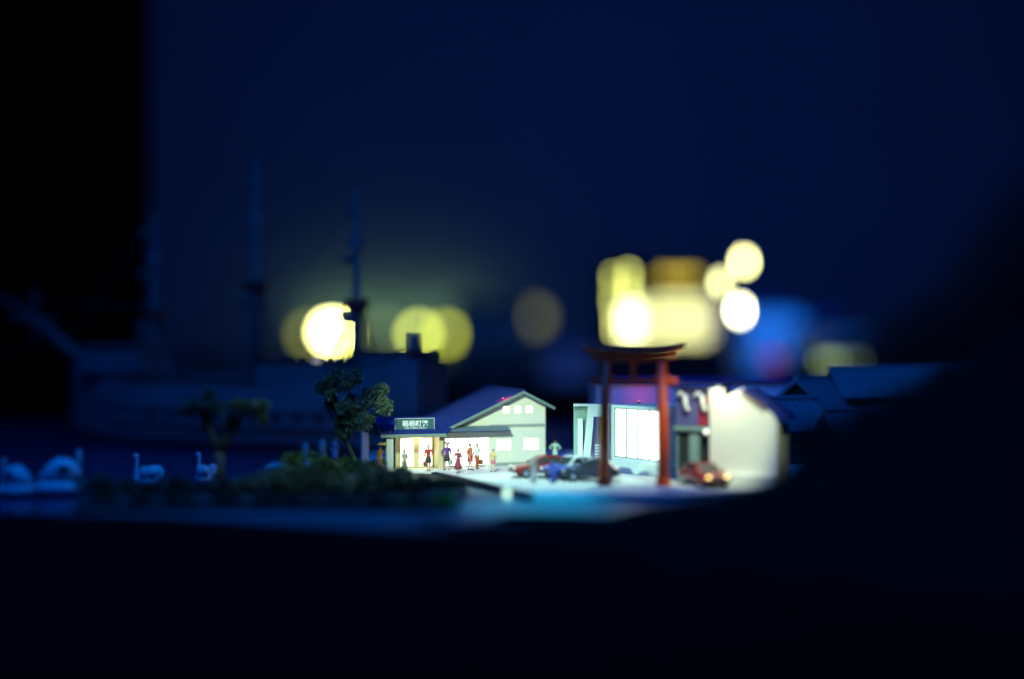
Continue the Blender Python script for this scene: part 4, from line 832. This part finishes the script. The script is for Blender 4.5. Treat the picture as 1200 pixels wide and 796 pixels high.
# ------------------------------------------------------------------ lit hotel far behind the torii
HY = 210; p0 = AT(694, 446, HY); s = HY / FP
ho = thing('hotel', 'tall lit hotel with glowing yellow windows far behind the torii gate', 'building', (p0[0], HY, -.1))
def px2(x, y): return ((x - 694) * s, 8.85 - (y - 398) * s)
def block(x0, x1, y0, dep, name, m):
    a, _ = px2(x0, 0); b, z = px2(x1, y0); MB().box((a, .3, 0), (b, dep, z)).build(name, m, ho)
M_hot = mat('hotel_wall', (.03, .03, .04), .8)
block(706, 756, 304, 8, 'tower', M_hot); block(756.5, 838, 308, 9, 'wing', M_hot)
def wins(x0, x1, y0, y1, nx, ny, m, gx=.35, gy=.35):
    for i in range(nx):
        for j in range(ny):
            a = x0 + (x1 - x0) * (i + gx / 2) / nx; b = x0 + (x1 - x0) * (i + 1 - gx / 2) / nx; c = y0 + (y1 - y0) * (j + gy / 2) / ny; d = y0 + (y1 - y0) * (j + 1 - gy / 2) / ny
            ax, az = px2(a, d); bx, bz = px2(b, c)
            f = MB().box((ax - .06, .12, az - .06), (bx + .06, .298, bz + .06)).build('window', M_trim, ho); MB().box((ax, .06, az), (bx, .118, bz)).build('pane', m, f)
wins(716, 722, 318, 336, 1, 2, glow('w_dim', (.75, .80, .16), 8.0, False))
wins(716, 722, 342, 362, 1, 2, MATS['w_dim'])
wins(733, 741, 314, 352, 1, 4, glow('w_mid', (.80, .85, .18), 9.0, False))
wins(719, 724, 366, 394, 1, 3, glow('w_gold', (.85, .88, .22), 11, False))
wins(728, 750, 356, 398, 3, 5, glow('w_hot', (1, 1, .52), 11, False))
wins(772, 818, 316, 328, 10, 1, glow('w_amber', (.72, .52, .015), 2.6, False), .4, .2)
wins(766, 828, 346, 404, 12, 5, glow('w_pale', (.95, .95, .36), 2.4, False), .35, .2)
wins(749, 764, 350, 402, 3, 5, MATS['w_pale'], .35, .2)
wins(830, 836, 352, 400, 2, 4, glow('w_lilac', (.75, .7, .55), 2.4, False), .35, .2)
# blue lit building, red lamp and low yellow window right of it
def far_house(name, label, px, py, w, hpx, Y, m, z0=-.1):
    p = AT(px, py, Y); o = thing(name, label, 'building', (p[0], Y, z0)); z = p[2] - z0
    MB().box((-w / 2, 0, 0), (w / 2, w * .7, z)).build('wall', m, o); MB().slab([(-w / 2 - .5, -.5, z), (0, -.5, z + w * .22), (0, w * .75, z + w * .22), (-w / 2 - .5, w * .75, z)], .3).build('roof', M_roof, o); MB().slab([(0.003, -.5, z + w * .22), (w / 2 + .5, -.5, z), (w / 2 + .5, w * .75, z), (0.003, w * .75, z + w * .22)], .3).build('roof', M_roof, o)
    for i in range(3):
        f = MB().box((-w / 2 + w * (.12 + i * .3), -.12, z * .45), (-w / 2 + w * (.28 + i * .3), -.002, z * .75)).build('window', M_trim, o); MB().box((-w / 2 + w * (.14 + i * .3), -.15, z * .47), (-w / 2 + w * (.26 + i * .3), -.122, z * .73)).build('pane', M_dark, o if False else f)
    return o
far_house('town_building', 'pale town building washed in bright blue light', 905, 368, 13, 60, 300, M_white)
far_house('town_building', 'lower pale town building in blue light behind the long tiled house', 985, 388, 14, 40, 262, M_pav)
spot('town_blue', (56, 240, 85), (66, 298, 8), 460000, (.0, .17, 1.0), 54, .95, 2)
p = AT(906, 420, 240); rl3 = thing('red_sign_lamp', 'red glowing round lamp on a post before the blue building', 'lamp', (p[0], p[1], -.1))
MB().tube([(0, .3, 0), (0, .3, p[2] - 1)], .2, 8).build('pole', M_cap, rl3); MB().ball((0, 0, p[2]), (1.3, .3, 1.1), 2).build('globe', glow('red_globe', (.6, .02, .2), .6, False), rl3, smooth=True)
p = AT(985, 421, 220); wl_ = thing('lit_kiosk', 'low kiosk with a yellow green lit window above the tiled roofs', 'kiosk', (p[0], p[1], -.1))
MB().box((-5, 0, 0), (5, 4, p[2] + 1.6)).build('wall', M_hot, wl_)
for i in range(6): 
    f = MB().box((-3.6 + i * 1.2, -.1, p[2] - .7), (-2.6 + i * 1.2, -.002, p[2] + .7)).build('window', M_trim, wl_); MB().box((-3.5 + i * 1.2, -.14, p[2] - .6), (-2.7 + i * 1.2, -.102, p[2] + .6)).build('pane', glow('kiosk_pane' if i < 3 else 'kiosk_dim', (.42, .58, .22), 2.0 if i < 3 else .5, False), f)
# dark town block in the gap behind the station
far_house('town_building', 'black town block in the dark gap right of the ship stern', 577, 352, 18, 60, 330, mat('black_wall', (.012, .011, .01), .9))
far_house('town_building', 'added town block coloured lilac for the purple haze left of the lit hotel', 668, 405, 9, 40, 270, mat('lilac_haze', (.6, .5, .7), .8))  # added block with the lilac haze put into its wall colour
